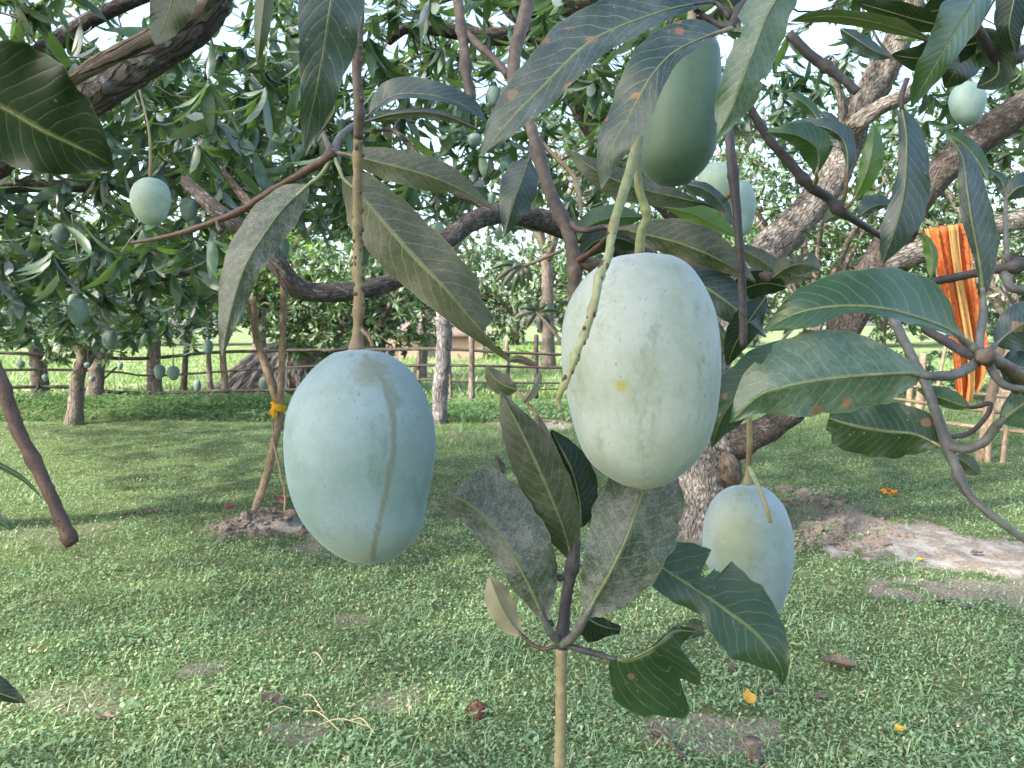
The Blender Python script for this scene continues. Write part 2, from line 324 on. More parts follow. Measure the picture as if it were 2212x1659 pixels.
def soil(x, y):
    s = np.zeros_like(np.asarray(x, float)); nz = vnoise(x, y, 3.3, 1) * 0.5 + vnoise(x, y, 10, 2) * 0.5 + vnoise(x, y, 27, 9) * 0.25 - 0.1
    for c, rx, ry, k in PATCH:
        q = ((x - c.x) / rx) ** 2 + ((y - c.y) / ry) ** 2
        s = np.maximum(s, k * np.clip(1.45 - q - (nz - 0.5) * 2.6, 0, 1))
    return np.maximum(s, np.clip((vnoise(x, y, 1.1, 5) * 0.6 + vnoise(x, y, 5, 6) * 0.5 - 0.80) * 3.0, 0, 0.5))
def gz(x, y):
    x = np.asarray(x, float); y = np.asarray(y, float)
    near = np.exp(-np.maximum(np.hypot(x, y) - 16, 0) / 8)
    z = (vnoise(x, y, 0.5, 3) - 0.5) * 0.07 * near + (vnoise(x, y, 2.1, 4) - 0.5) * 0.035 * near
    z += 0.20 * np.exp(-((y - 13.2) / 0.55) ** 2) * np.clip((-x - 1.2) / 1.0, 0, 1) * (0.7 + 0.6 * vnoise(x, y, 1.0, 8))
    s = soil(x, y); z += s * near * (vnoise(x, y, 9, 11) - 0.45) * 0.05
    c = GP(580, 1140); z += 0.09 * np.exp(-(((x - c.x) / 0.3) ** 2 + ((y - c.y) / 0.28) ** 2)) * (0.6 + 0.7 * vnoise(x, y, 11, 12))
    c = GP(1800, 1110); z += 0.06 * np.exp(-(((x - c.x) / 0.55) ** 2 + ((y - c.y) / 0.5) ** 2)) * (0.2 + 1.3 * vnoise(x, y, 8, 13))
    return z
def axis(lo, fine0, fine1, hi, step):
    a = list(np.arange(fine0, fine1, step)); 
    g = step
    while a[-1] < hi: g *= 1.25; a.append(min(hi, a[-1] + g))
    g = step; b = [fine0]
    while b[-1] > lo: g *= 1.25; b.append(max(lo, b[-1] - g))
    return np.array(sorted(set(b + a)))
xs, ys = axis(-500, -6, 6, 500, 0.045), axis(-60, 1.6, 9, 700, 0.045)
GX, GY = np.meshgrid(xs, ys); gV = np.stack([GX, GY, gz(GX, GY)], -1).reshape(-1, 3)
nx, ny = len(xs), len(ys); idx = np.arange(nx * ny).reshape(ny, nx)
gq = np.stack([idx[:-1, :-1], idx[:-1, 1:], idx[1:, 1:], idx[1:, :-1]], -1).reshape(-1, 4)
gme = bigmesh('ground', gV, gq)
at = gme.attributes.new('soil', 'FLOAT', 'POINT'); at.data.foreach_set('value', soil(GX, GY).ravel().astype(np.float32))
m = NT('ground_soil_and_turf'); p = m.wpos()
sa = m.n('Attribute', attribute_name='soil').outputs['Fac']
tn = m.noise(p, 9, 5, 0.7); tf = m.noise(p, 70, 4, 0.7)
turf = m.mix(m.ramp(tn, 0.35, 0.65), (0.05, 0.075, 0.028), (0.10, 0.13, 0.05))
turf = m.mix(m.ramp(tf, 0.45, 0.7), turf, (0.10, 0.12, 0.05))
sep = m.n('SeparateXYZ'); m.set(sep.inputs[0], p)
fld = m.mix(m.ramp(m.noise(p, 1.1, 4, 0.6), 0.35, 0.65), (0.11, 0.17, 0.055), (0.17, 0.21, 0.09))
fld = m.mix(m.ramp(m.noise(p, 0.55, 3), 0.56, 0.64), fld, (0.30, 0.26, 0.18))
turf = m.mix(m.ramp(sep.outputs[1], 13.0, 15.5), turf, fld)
so = m.mix(m.ramp(tf, 0.3, 0.7), (0.13, 0.105, 0.085), (0.26, 0.225, 0.19))
so = m.mix(m.math('MULTIPLY', m.ramp(m.noise(p, 5, 4, 0.7), 0.42, 0.62), m.ramp(sa, 0.5, 0.9)), so, (0.32, 0.30, 0.275))
so = m.mix(m.math('MULTIPLY', m.ramp(m.voro(p, 26).outputs['Distance'], 0.25, 0.1), 0.5), so, (0.14, 0.115, 0.09))
col = m.mix(m.ramp(m.math('ADD', sa, m.math('MULTIPLY', m.math('SUBTRACT', tf, 0.5), 0.4)), 0.3, 0.6), turf, so)
ground = link('ground', gme, None, m.done(m.bsdf(col, 0.95, m.bump(m.math('ADD', tf, tn), 0.8, 0.02), 0.1)))
ground['kind'] = 'structure'; ground['label'] = 'shaded orchard ground of turf and bare pale soil'

# ------------------------------------------------------------------ grass and low weeds
def gmat(name, a, b, c, tr=0.25):
    m = NT(name); r = m.n('Attribute', attribute_name='rnd').outputs['Fac']; p = m.wpos()
    col = m.mix(m.ramp(r, 0.0, 0.75), a, b); col = m.mix(m.ramp(r, 0.86, 0.97), col, c)
    pn = m.noise(p, 1.3, 3); col = m.mix(m.math('MULTIPLY', m.ramp(pn, 0.45, 0.7), 0.55), col, (0.215, 0.29, 0.14))
    return m.done(m.translucent(m.bsdf(col, 0.5, None, 0.45), (0.16, 0.30, 0.04), tr))
GM = gmat('turf_leaves', (0.10, 0.198, 0.085), (0.23, 0.345, 0.175), (0.44, 0.41, 0.25))
def scatter(n, y0, y1, pw, dens_fn=None, half=lambda y: 0.78 * y + 1.3):
    """positions with density ~ (1/y)^pw over the orchard floor"""
    out = []; tot = 0
    while tot < n:
        k = n * 2; u = RNG.random(k); e = 2 - pw
        y = (u * (y1 ** e - y0 ** e) + y0 ** e) ** (1 / e)
        x = (RNG.random(k) * 2 - 1) * half(y)
        keep = RNG.random(k) > np.clip(soil(x, y) * 1.15, 0, 0.97)
        keep &= RNG.random(k) < 0.35 + 0.65 * np.clip(vnoise(x, y, 2.6, 21) * 0.7 + vnoise(x, y, 9, 22) * 0.6 + 0.1, 0, 1)
        out.append(np.stack([x[keep], y[keep]], 1)); tot += keep.sum()
    return np.concatenate(out)[:n]
def sheet(n_pts, tmpl, quads, length, width, tilt, yaw, bend, lift, rndv):
    """place a blade template (s along, t across) at each point"""
    n = len(n_pts); s, t = tmpl[:, 0], tmpl[:, 1]
    L = length[:, None]; W = width[:, None]
    th = tilt[:, None] - bend[:, None] * s[None] * 0.6
    hx = L * s[None] * np.cos(th); hz = L * s[None] * np.sin(th) + lift[:, None]; lx = W * t[None]
    cy, sy = np.cos(yaw)[:, None], np.sin(yaw)[:, None]
    X = n_pts[:, 0:1] + hx * cy - lx * sy; Y = n_pts[:, 1:2] + hx * sy + lx * cy
    Z = gz(n_pts[:, 0], n_pts[:, 1])[:, None] + hz
    V = np.stack([X, Y, Z], -1).reshape(-1, 3); k = len(tmpl)
    q = (quads[None] + (np.arange(n) * k)[:, None, None]).reshape(-1, quads.shape[1])
    return V, q, np.repeat(rndv, k)
TB = np.array([(0, -.5), (0, .5), (.55, .42), (.55, -.42), (1, .05), (1, -.05)]); QB = np.array([(0, 1, 2, 3), (3, 2, 4, 5)])
TD = np.array([(0, 0), (.48, .5), (1, 0), (.48, -.5)]); QD = np.array([(0, 1, 2, 3)]); TS = np.array([(0, -.5), (0, .5), (1, .06), (1, -.06)])
TO = np.array([(0, -.06), (0, .06), (.5, .5), (.5, -.5), (1, .08), (1, -.08)])
U = RNG.random
pts = scatter(220000, 1.9, 15, 1.5); n = len(pts)
near_ = pts[:, 1] < 4.2
def blades(pts, T, Qb):
    n = len(pts); return sheet(pts, T, Qb, 0.02 + 0.052 * U(n) ** 2.2, 0.0022 + 0.0032 * U(n), 0.2 + 1.1 * U(n), U(n) * 6.28, U(n) * 1.6, np.zeros(n), U(n))
a = blades(pts[near_], TB, QB); a2 = blades(pts[~near_], TS, QD)
pts2 = scatter(240000, 1.9, 15, 1.45); n = len(pts2)
b = sheet(pts2, TD, QD, 0.010 + 0.017 * U(n) ** 1.5, 0.0055 + 0.0095 * U(n), -0.55 + 1.4 * U(n), U(n) * 6.28, U(n) * 0.9, 0.004 + 0.034 * U(n), U(n))
# taller tufts in clumps, and broad weeds here and there
ctr = scatter(300, 2.0, 13, 1.5); pts = np.repeat(ctr, 26, 0) + RNG.normal(0, 0.05, (len(ctr) * 26, 2)); n = len(pts)
e1 = sheet(pts, TB, QB, 0.045 + 0.07 * U(n) ** 1.5, 0.0028 + 0.0035 * U(n), 0.5 + 0.9 * U(n), U(n) * 6.28, U(n) * 1.9, np.zeros(n), 0.3 + 0.5 * U(n))
ctr = scatter(260, 2.0, 13, 1.5); pts = np.repeat(ctr, 9, 0) + RNG.normal(0, 0.028, (len(ctr) * 9, 2)); n = len(pts)
e2 = sheet(pts, TO, QB, 0.022 + 0.026 * U(n), 0.012 + 0.014 * U(n), -0.2 + 0.8 * U(n), U(n) * 6.28, U(n) * 1.0, 0.015 + 0.03 * U(n), 0.1 + 0.6 * U(n))
parts = [a, a2, b, e1, e2]; off = np.cumsum([0] + [len(z_[0]) for z_ in parts[:-1]])
V = np.vstack([z_[0] for z_ in parts]); q = np.vstack([z_[1] + o_ for z_, o_ in zip(parts, off)]); r = np.concatenate([z_[2] for z_ in parts])
g = link('grass', bigmesh('grass', V, q, r), None, GM); g['kind'] = 'stuff'; g['label'] = 'short grass and small leafy weeds covering the orchard floor'; g['category'] = 'grass'
del g['category']
ctr = scatter(1500, 2.0, 12, 1.4); n = len(ctr)
lt = sheet(ctr, TB, QB, 0.03 + 0.09 * U(n) ** 2, 0.002 + 0.004 * U(n), -0.1 + 0.3 * U(n), U(n) * 6.28, U(n) * 0.6, 0.02 + 0.02 * U(n), U(n))
g = link('dry_litter', bigmesh('dry_litter', *lt), None, gmat('dry_litter', (0.24, 0.18, 0.10), (0.42, 0.34, 0.2), (0.3, 0.16, 0.08), 0.1)); g['kind'] = 'stuff'; g['label'] = 'thin dry stems and bits of leaf scattered in the grass'
# weeds on the low bank and rank grass by the fence
pts = np.stack([-12 + 13 * U(26000), 11.8 + 2.6 * U(26000)], 1); n = len(pts)
c = sheet(pts, TO, QB, 0.04 + 0.05 * U(n), 0.025 + 0.03 * U(n), -0.3 + 1.0 * U(n), U(n) * 6.28, U(n), 0.02 + 0.13 * U(n) ** 1.5, U(n) * 0.8)
pts = np.stack([-1 + 14 * U(16000), 9 + 6 * U(16000)], 1); n = len(pts)
d = sheet(pts, TB, QB, 0.06 + 0.14 * U(n) ** 2, 0.005 + 0.006 * U(n), 0.6 + 0.8 * U(n), U(n) * 6.28, U(n) * 1.4, np.zeros(n), U(n))
V = np.vstack([c[0], d[0]]); q = np.vstack([c[1], d[1] + len(c[0])]); r = np.r_[c[2], d[2]]
g = link('weeds', bigmesh('weeds', V, q, r), None, gmat('bank_weeds', (0.03, 0.08, 0.022), (0.07, 0.14, 0.04), (0.16, 0.2, 0.06))); g['kind'] = 'stuff'; g['label'] = 'dark leafy weeds on the low bank before the fence'
# tall field grass beyond the fence
pts = np.stack([-24 + 44 * U(45000), 15.5 + 24 * U(45000) ** 1.4], 1); n = len(pts)
d = sheet(pts, TB, QB, 0.10 + 0.22 * U(n) ** 2, 0.02 + 0.02 * U(n), 0.5 + 0.8 * U(n), U(n) * 6.28, U(n) * 1.2, np.zeros(n), U(n))
g = link('field_grass', bigmesh('field_grass', *d), None, gmat('field_grass', (0.11, 0.19, 0.05), (0.18, 0.26, 0.085), (0.3, 0.3, 0.15), 0.3)); g['kind'] = 'stuff'; g['label'] = 'bright sunlit grass of the field beyond the fence'

# ------------------------------------------------------------------ crowns
def leaf_template(stations, across, w=0.13, droop=0.35, vfold=0.25, seed=0):
    """unit leaf along +X, normal +Z"""
    V = []; n = len(stations); rg = random.Random(seed); ph = rg.random() * 6
    for s in stations:
        prof = (math.sin(math.pi * min(1, s ** 0.85)) ** 0.75 if 0 < s < 1 else 0.0) * w + 0.006
        zc = -droop * s * s + 0.05 * s
        for k in range(across):
            t = k / (across - 1) * 2 - 1
            V.append((s * (1 - 0.10 * s), t * prof, zc + abs(t) * prof * vfold + 0.012 * math.sin(9 * s + ph) * t))
    Q_ = [(i * across + k, i * across + k + 1, (i + 1) * across + k + 1, (i + 1) * across + k) for i in range(n - 1) for k in range(across - 1)]
    return np.array(V), np.array(Q_)
T_NEAR = [leaf_template([0, .1, .25, .42, .6, .78, .92, 1], 5, w_, d_, f_, i) for i, (w_, d_, f_) in enumerate([(.105, .3, .3), (.12, .15, .15), (.10, .5, .4), (.11, -.1, .2)])]
T_MID = [leaf_template([0, .22, .5, .78, 1], 3, w_, d_, f_, i) for i, (w_, d_, f_) in enumerate([(.115, .3, .3), (.125, .1, .2), (.105, .5, .4)])]
T_FAR = [leaf_template([0, .5, 1], 3, w_, d_, f_, i) for i, (w_, d_, f_) in enumerate([(.145, .3, .3), (.16, .15, .2)])]
MANGOES = []     # (x, y, half-size, d) filled below, before the crowns are grown
KEEP_OUT = []    # (x0, y0, x1, y1, dmax): nothing nearer than dmax grows here
def blocked(p, margin=14):
    q = Q(p)
    if q is None: return False
    x, y, d = q
    for mx, my, r, md in MANGOES:
        if d < md + 0.12 and (x - mx) ** 2 + (y - my) ** 2 < (r + 0.06 / d * F) ** 2: return True
    for x0, y0, x1, y1, dm in KEEP_OUT:
        if d < dm and x0 < x < x1 and y0 < y < y1: return True
    return False
def clusters(regions, rg):
    out = []
    for x0, y0, x1, y1, d0, d1, k in regions:
        for _ in range(k):
            d = (d0 ** 2 + rg.random() * (d1 ** 2 - d0 ** 2)) ** 0.5
            out.append(P(rg.uniform(x0, x1), rg.uniform(y0, y1), d))
    return out
def whorl(c, rg, size, nleaf=(6, 11)):
    """matrices (origin, axes) of the leaves round one twig end"""
    ax = Vector((rg.gauss(0, 1), rg.gauss(0, 1), rg.gauss(0.1, 0.7))).normalized(); res = []
    u = ax.orthogonal().normalized(); v = ax.cross(u); k = rg.randint(*nleaf); a0 = rg.random() * 6.28
    for i in range(k):
        a = a0 + i * 2.399; e = rg.uniform(0.5, 1.5)
        d = ax * math.cos(e) + (u * math.cos(a) + v * math.sin(a)) * math.sin(e)
        d = (d + Vector((0, 0, -rg.uniform(0.3, 1.35)))).normalized()
        side = d.cross(Vector((0, 0, 1)))
        if side.length < 1e-3: side = Vector((1, 0, 0))
        side.normalize(); nrm = side.cross(d); tw = rg.gauss(0, 0.55)
        s2 = side * math.cos(tw) + nrm * math.sin(tw); n2 = s2.cross(d) * -1
        n2 = d.cross(s2); L = size * rg.uniform(0.65, 1.15)
        res.append((c + ax * (-0.02 * i * 0.3), d * L, s2 * L, n2 * L))
    return res
def twig_mesh(name, segs, parent, mat):
    """many thin 4-sided twigs: list of (points, r0, r1)"""
    V, Qd = [], []
    for pts, r0, r1 in segs:
        n = len(pts); rad = np.linspace(r0, r1, n); v, f = tube_data(pts, rad, 3, 0, cap=False); b = len(V); V += v; Qd += [tuple(i + b for i in q) for q in f]
    o = link(name, bigmesh(name, np.array(V), np.array(Qd)), parent, mat); o['kind'] = 'stuff'; return o
SINGLE = {}
def grow(tree, cl, limbs, rg, size, kind, tmpl, singles=0, twig_r=0.006, matk='mid', bark=None, nleaf=(6, 11), skip_frame=False):
    """leaves in whorls at cluster points, twigs back to the nearest limb point"""
    lm = np.array([p for l in limbs for p in l]) if limbs else None
    leaves, segs, ends = [], [], []
    for c in cl:
        if skip_frame:
            q = Q(c)
            if q and -80 < q[0] < 2290 and -90 < q[1] < 1700: continue
        ws = [w_ for w_ in whorl(c, rg, size, nleaf) if not blocked(w_[0] + w_[1] * 0.5)]
        if not ws: continue
        leaves += ws
        ends.append(np.array(c))
    if lm is not None and ends:
        E = np.array(ends); d0 = np.array([np.min(np.linalg.norm(lm - e, axis=1)) for e in E]); nodes_ = lm.copy(); rr_ = np.full(len(lm), twig_r * 2.2)
        for e in E[np.argsort(d0)]:
            dd = np.linalg.norm(nodes_ - e, axis=1); j = int(np.argmin(dd)); a = nodes_[j]; L = dd[j]
            if L > 1.7: continue
            t = np.linspace(0, 1, 4)[:, None]; mid = (a + e) / 2 + np.array([rg.gauss(0, .16), rg.gauss(0, .16), -0.10 + rg.gauss(0, .14)]) * L
            pl = (1 - t) ** 2 * a + 2 * t * (1 - t) * mid + t ** 2 * e
            r1 = max(twig_r * 0.45, rr_[j] * 0.72)
            nodes_ = np.vstack([nodes_, pl[1:]]); rr_ = np.r_[rr_, np.linspace(rr_[j], r1, 3)]
            if not any(blocked(Vector(pp)) for pp in pl[1:-1]): segs.append((pl, rr_[j], r1))
    if not leaves: return
    if singles:
        def big(w_):
            q = Q(w_[0] + w_[1] * 0.5)
            if not q or not (0 < q[0] < 2212 and 0 < q[1] < 1659): return 1e9
            return q[2] / w_[1].length
        leaves.sort(key=big); k = sum(1 for w_ in leaves[:singles] if big(w_) < 1e8)
        one, leaves = leaves[:k], leaves[k:]
        for i, (o_, d, s_, n_) in enumerate(one):
            key = (matk, i % len(T_NEAR))
            if key not in SINGLE:
                tv, tq = T_NEAR[key[1]]; me = mesh('leaf', tv, [tuple(int(z) for z in q) for q in tq]); me.materials.append(FOBJ[matk])
                me.polygons.foreach_set('use_smooth', [True] * len(me.polygons)); SINGLE[key] = me
            ob = bpy.data.objects.new('leaf', SINGLE[key]); COL.objects.link(ob); ob.parent = tree
            M = Matrix(((d.x, s_.x, n_.x, o_.x), (d.y, s_.y, n_.y, o_.y), (d.z, s_.z, n_.z, o_.z), (0, 0, 0, 1)))
            ob.matrix_basis = Matrix.Translation(-Vector(tree.location)) @ M
    if leaves:
        Vs, Qs, Rs, base = [], [], [], 0
        arr = np.array([[list(o_), list(d), list(s_), list(n_)] for o_, d, s_, n_ in leaves])
        pick = np.array([rg.randrange(len(tmpl)) for _ in leaves])
        for ti, (tv, tq) in enumerate(tmpl):
            A = arr[pick == ti]
            if not len(A): continue
            v = A[:, None, 0] + tv[None, :, 0:1] * A[:, None, 1] + tv[None, :, 1:2] * A[:, None, 2] + tv[None, :, 2:3] * A[:, None, 3]
            Vs.append(v.reshape(-1, 3)); Qs.append((tq[None] + (np.arange(len(A)) * len(tv))[:, None, None]).reshape(-1, 4) + base)
            Rs.append(np.repeat(RNG.random(len(A)), len(tv))); base += len(A) * len(tv)
        o = link('crown', bigmesh('crown', np.vstack(Vs), np.vstack(Qs), np.concatenate(Rs)), tree, FMAT[matk]); o['kind'] = 'stuff'
    if segs: twig_mesh('twigs', segs, tree, BARK[bark or 'mid'])
def limb(tree, pts, mat, name='limb', n=44, sides=16, bump=0.07, world=False):
    """a limb from sheet points (x, y, d, half-width); returns its centre line"""
    tube(name, pts, mat, tree, n, sides, bump, world)
    s = smooth(pts, 14)
    return [np.array(P(*q[:3])) if not world else q[:3] for q in s]

# ------------------------------------------------------------------ mangoes
def hw_fn(rows):
    """rows (y, xl, xr) -> centre and half-width samples, round ends"""
    a = np.array(rows, float); y0, y1 = a[0, 0], a[-1, 0]
    yy = np.linspace(y0, y1, 400); c = np.interp(yy, a[:, 0], (a[:, 1] + a[:, 2]) / 2)
    h2 = ((a[:, 2] - a[:, 1]) / 2) ** 2; h = np.interp(yy, a[:, 0], h2)
    k = np.ones(31) / 31
    def sm(v): return np.convolve(np.r_[2 * v[0] - v[15:0:-1], v, 2 * v[-1] - v[-2:-17:-1]], k, 'valid')
    return yy, sm(sm(c)), np.sqrt(np.maximum(sm(h), 0))
def mango(rows, d, mat, label, stalks=(), nr=60, ns=72, flat=0.84, stain=None, yellow=None, group=None, stalk_mat='olive', name='mango', tilt=0.0):
    yy, c, h = hw_fn(rows); yt, yb = yy[0], yy[-1]
    s = (1 - np.cos(np.pi * np.linspace(0.02, 0.98, nr))) / 2; ys_ = yt + (yb - yt) * s
    cs = np.interp(ys_, yy, c); hs = np.interp(ys_, yy, h)
    # round the poles
    edge = np.minimum(s, 1 - s); hs = hs * np.minimum(1, np.sqrt(np.clip(edge / 0.02, 0, 1)))
    top = P(c[0], yt, d); root = thing(name, top, label, 'mango', group)
    V, px = [], []
    for y, cc, hh in zip(ys_, cs, hs):
        dd = d + (y - yt) / F * d * tilt
        for k in range(ns):
            a = 2 * math.pi * k / ns; r = 1 + 0.012 * math.sin(2 * a + 1) + 0.008 * math.sin(3 * a + y * 0.02)
            ce = P(cc, y, dd); rm = hh * dd / F * r
            V.append(ce + Vector((1, 0, 0)) * (rm * math.cos(a)) + FWD * (rm * flat * math.sin(a))); px.append((cc + hh * math.cos(a), y, math.sin(a)))
    V += [P(cs[0], yt, d), P(cs[-1], yb, d + (yb - yt) / F * d * tilt)]; px += [(cs[0], yt, -1), (cs[-1], yb, -1)]
    Fs = [(i * ns + k, (i + 1) * ns + k, (i + 1) * ns + (k + 1) % ns, i * ns + (k + 1) % ns) for i in range(nr - 1) for k in range(ns)]
    Fs += [(len(V) - 2, k, (k + 1) % ns) for k in range(ns)] + [(len(V) - 1, (nr - 1) * ns + (k + 1) % ns, (nr - 1) * ns + k) for k in range(ns)]
    me = mesh('fruit', V, Fs); o = link('fruit', me, root, mat)
    for nm, fn in (('stain', stain), ('yellow', yellow)):
        at = me.attributes.new(nm, 'FLOAT', 'POINT'); at.data.foreach_set('value', [fn(*q) if fn else 0.0 for q in px])
    for st in stalks:
        tube('stalk', st[1], TW[st[0]], root, n=max(14, len(st[1]) * 6), sides=9, bump=0.05, nodes=st[2] if len(st) > 2 else ())
    return root
def scars(root, pts, n, seed, mat):
    """small raised bud scars up a stalk: pts as for tube"""
    r_ = random.Random(seed); q = smooth(pts, 60); V, Fs = [], []
    for _ in range(n):
        x, y, d, hw = q[r_.randrange(2, 57)]; sd = r_.choice((-1, 1)) * r_.uniform(.5, 1.0); c = P(x + sd * hw, y, d - hw * d / F * math.sqrt(max(0, 1 - sd * sd)) * .95); rr = r_.uniform(.0007, .0014); b = len(V)
        for i in range(5):
            for k in range(7):
                th = math.pi * i / 4; a = 6.283 * k / 7; V.append(c + Vector((math.sin(th) * math.cos(a), math.sin(th) * math.sin(a), math.cos(th) * 1.4)) * rr)
        Fs += [tuple(b + z for z in (i * 7 + k, (i + 1) * 7 + k, (i + 1) * 7 + (k + 1) % 7, i * 7 + (k + 1) % 7)) for i in range(4) for k in range(7)]
    o = link('bud_scars', mesh('bud_scars', V, Fs), root, mat); o['kind'] = 'stuff'
def px_dist(x, y, pts):
    b = 1e9
    for (x0, y0), (x1, y1) in zip(pts[:-1], pts[1:]):
        t = max(0, min(1, ((x - x0) * (x1 - x0) + (y - y0) * (y1 - y0)) / ((x1 - x0) ** 2 + (y1 - y0) ** 2 + 1e-9)))
        b = min(b, math.hypot(x - x0 - t * (x1 - x0), y - y0 - t * (y1 - y0)))
    return b
STREAK = [(800, 770), (845, 825), (868, 900), (870, 960), (855, 1040), (840, 1100), (822, 1170), (815, 1200)]
def stain1(x, y, s):
    if s > 0: return 0.0
    v = max(0, 1 - px_dist(x, y, STREAK) / 8.5) * 0.95
    v = max(v, 0.8 * max(0, 1 - math.hypot((x - 815) / 62, (y - 800) / 55)))
    return max(v, 0.6 * max(0, 1 - px_dist(x, y, [(850, 830), (872, 870)]) / 22))
mango([(753, 748, 802), (770, 712, 850), (800, 676, 887), (850, 640, 918), (900, 622, 935), (950, 617, 939), (1000, 619, 936), (1050, 628, 926), (1090, 641, 919), (1120, 656, 917), (1150, 678, 908), (1180, 707, 886), (1200, 738, 862), (1219, 785, 815)],
      0.56, MM['blue'], 'large blue-green mango with a brown sap streak, hanging left of centre',
      [('brown', [(778, -40, 0.50, 10), (776, 60, 0.51, 10.5), (771, 150, 0.515, 10.5), (776, 235, 0.52, 11), (774, 300, 0.527, 10.6)], ((0.5, .15), (0.85, .25))), ('olive', [(774, 298, 0.527, 10.5), (773, 360, 0.533, 10.5), (772, 440, 0.54, 10.5), (773, 550, 0.55, 11), (776, 640, 0.555, 12), (773, 712, 0.56, 11), (770, 760, 0.56, 19)], ((0.1, .2), (0.4, .2), (0.62, .3), (0.8, .25))),
       ('olive', [(781, 712, 0.556, 5), (797, 728, 0.553, 5), (806, 750, 0.552, 4)])], 110, 110, stain=stain1, yellow=lambda x, y, s_: 0.45 * max(0, min(1, (y - 1120) / 100)) if s_ < 0.3 else 0)
scars(bpy.data.objects['mango'], [(772, 440, 0.54, 10.5), (773, 550, 0.55, 11), (776, 640, 0.555, 12), (773, 712, 0.56, 11)], 34, 3, TW['red'])
scars(bpy.data.objects['mango'], [(778, -40, 0.50, 10), (776, 60, 0.51, 10.5), (771, 150, 0.515, 10.5), (776, 235, 0.52, 11), (772, 440, 0.54, 10.5)], 16, 4, TW['red'])
def yel2(x, y, s):
    if s > 0.2: return 0
    v = max(0, 1 - math.hypot((x - 1325) / 15, (y - 834) / 14)) * 3
    return min(1, max(v, max(0, (y - 1022) / 42) * 0.9))
def st2(x, y, s):
    if s > 0: return 0
    return max(0.55 * max(0, 1 - math.hypot((x - 1493) / 9, (y - 781) / 9)) * 2, 0.3 * max(0, 1 - math.hypot((x - 1350) / 60, (y - 575) / 40)))
mango([(546, 1368, 1420), (560, 1320, 1468), (580, 1285, 1493), (620, 1247, 1519), (660, 1226, 1537), (700, 1215, 1546), (750, 1212, 1551), (800, 1217, 1553), (850, 1226, 1551), (900, 1237, 1545), (950, 1250, 1530), (990, 1267, 1507), (1020, 1297, 1475), (1045, 1345, 1432), (1058, 1382, 1408)],
      0.57, MM['pale'], 'largest pale mango, right of centre, with a bare green stalk across its front',
      [('green', [(1378, 300, 0.545, 12), (1362, 367, 0.53, 12), (1346, 417, 0.52, 11), (1324, 493, 0.505, 10), (1314, 553, 0.49, 9.5), (1293, 603, 0.48, 9.5), (1286, 646, 0.475, 9), (1266, 713, 0.468, 8.5), (1249, 753, 0.465, 8), (1233, 800, 0.465, 7), (1213, 843, 0.468, 7), (1206, 863, 0.47, 5.5), (1211, 888, 0.472, 6)], ((0.32, .2), (0.5, .35), (0.62, .3), (0.72, .35), (0.8, .5), (0.9, .5))),
       ('green', [(1376, 335, 0.55, 9), (1379, 400, 0.552, 9), (1396, 462, 0.555, 9), (1385, 500, 0.56, 9.5), (1381, 550, 0.57, 12)], ((0.55, .4),))], 110, 110, stain=st2, yellow=yel2)
scars(bpy.data.objects['mango.001'], [(1324, 493, 0.505, 10), (1314, 553, 0.49, 9.5), (1293, 603, 0.48, 9.5), (1286, 646, 0.475, 9), (1266, 713, 0.468, 8.5), (1249, 753, 0.465, 8), (1233, 800, 0.465, 7), (1213, 843, 0.468, 7)], 22, 5, TW['red'])
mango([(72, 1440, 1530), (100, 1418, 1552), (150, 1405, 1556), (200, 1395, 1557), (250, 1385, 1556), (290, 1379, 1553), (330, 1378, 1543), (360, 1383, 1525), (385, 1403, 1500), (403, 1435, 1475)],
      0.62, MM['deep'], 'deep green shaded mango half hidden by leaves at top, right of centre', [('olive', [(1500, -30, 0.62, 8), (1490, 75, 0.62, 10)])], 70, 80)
mango([(1046, 1598, 1632), (1060, 1560, 1662), (1090, 1535, 1690), (1130, 1522, 1705), (1170, 1519, 1712), (1210, 1524, 1712), (1250, 1545, 1706), (1290, 1580, 1694), (1320, 1615, 1680), (1340, 1640, 1665)],
      0.92, MM['teal'], 'mango hanging low at right, partly behind a ragged dark leaf',
      [('olive', [(1618, 880, 0.9, 6), (1619, 960, 0.91, 6.5), (1616, 1020, 0.92, 6), (1613, 1050, 0.92, 10)]), ('green', [(1618, 1010, 0.9, 6), (1640, 1055, 0.83, 5), (1655, 1095, 0.81, 5), (1664, 1128, 0.81, 4.5)])], 70, 80,
      yellow=lambda x, y, s: 0.55 * max(0, 1 - math.hypot((x - 1570) / 60, (y - 1135) / 90)) if s < 0 else 0)
GRPM = 'small mangoes hanging among the trees behind'
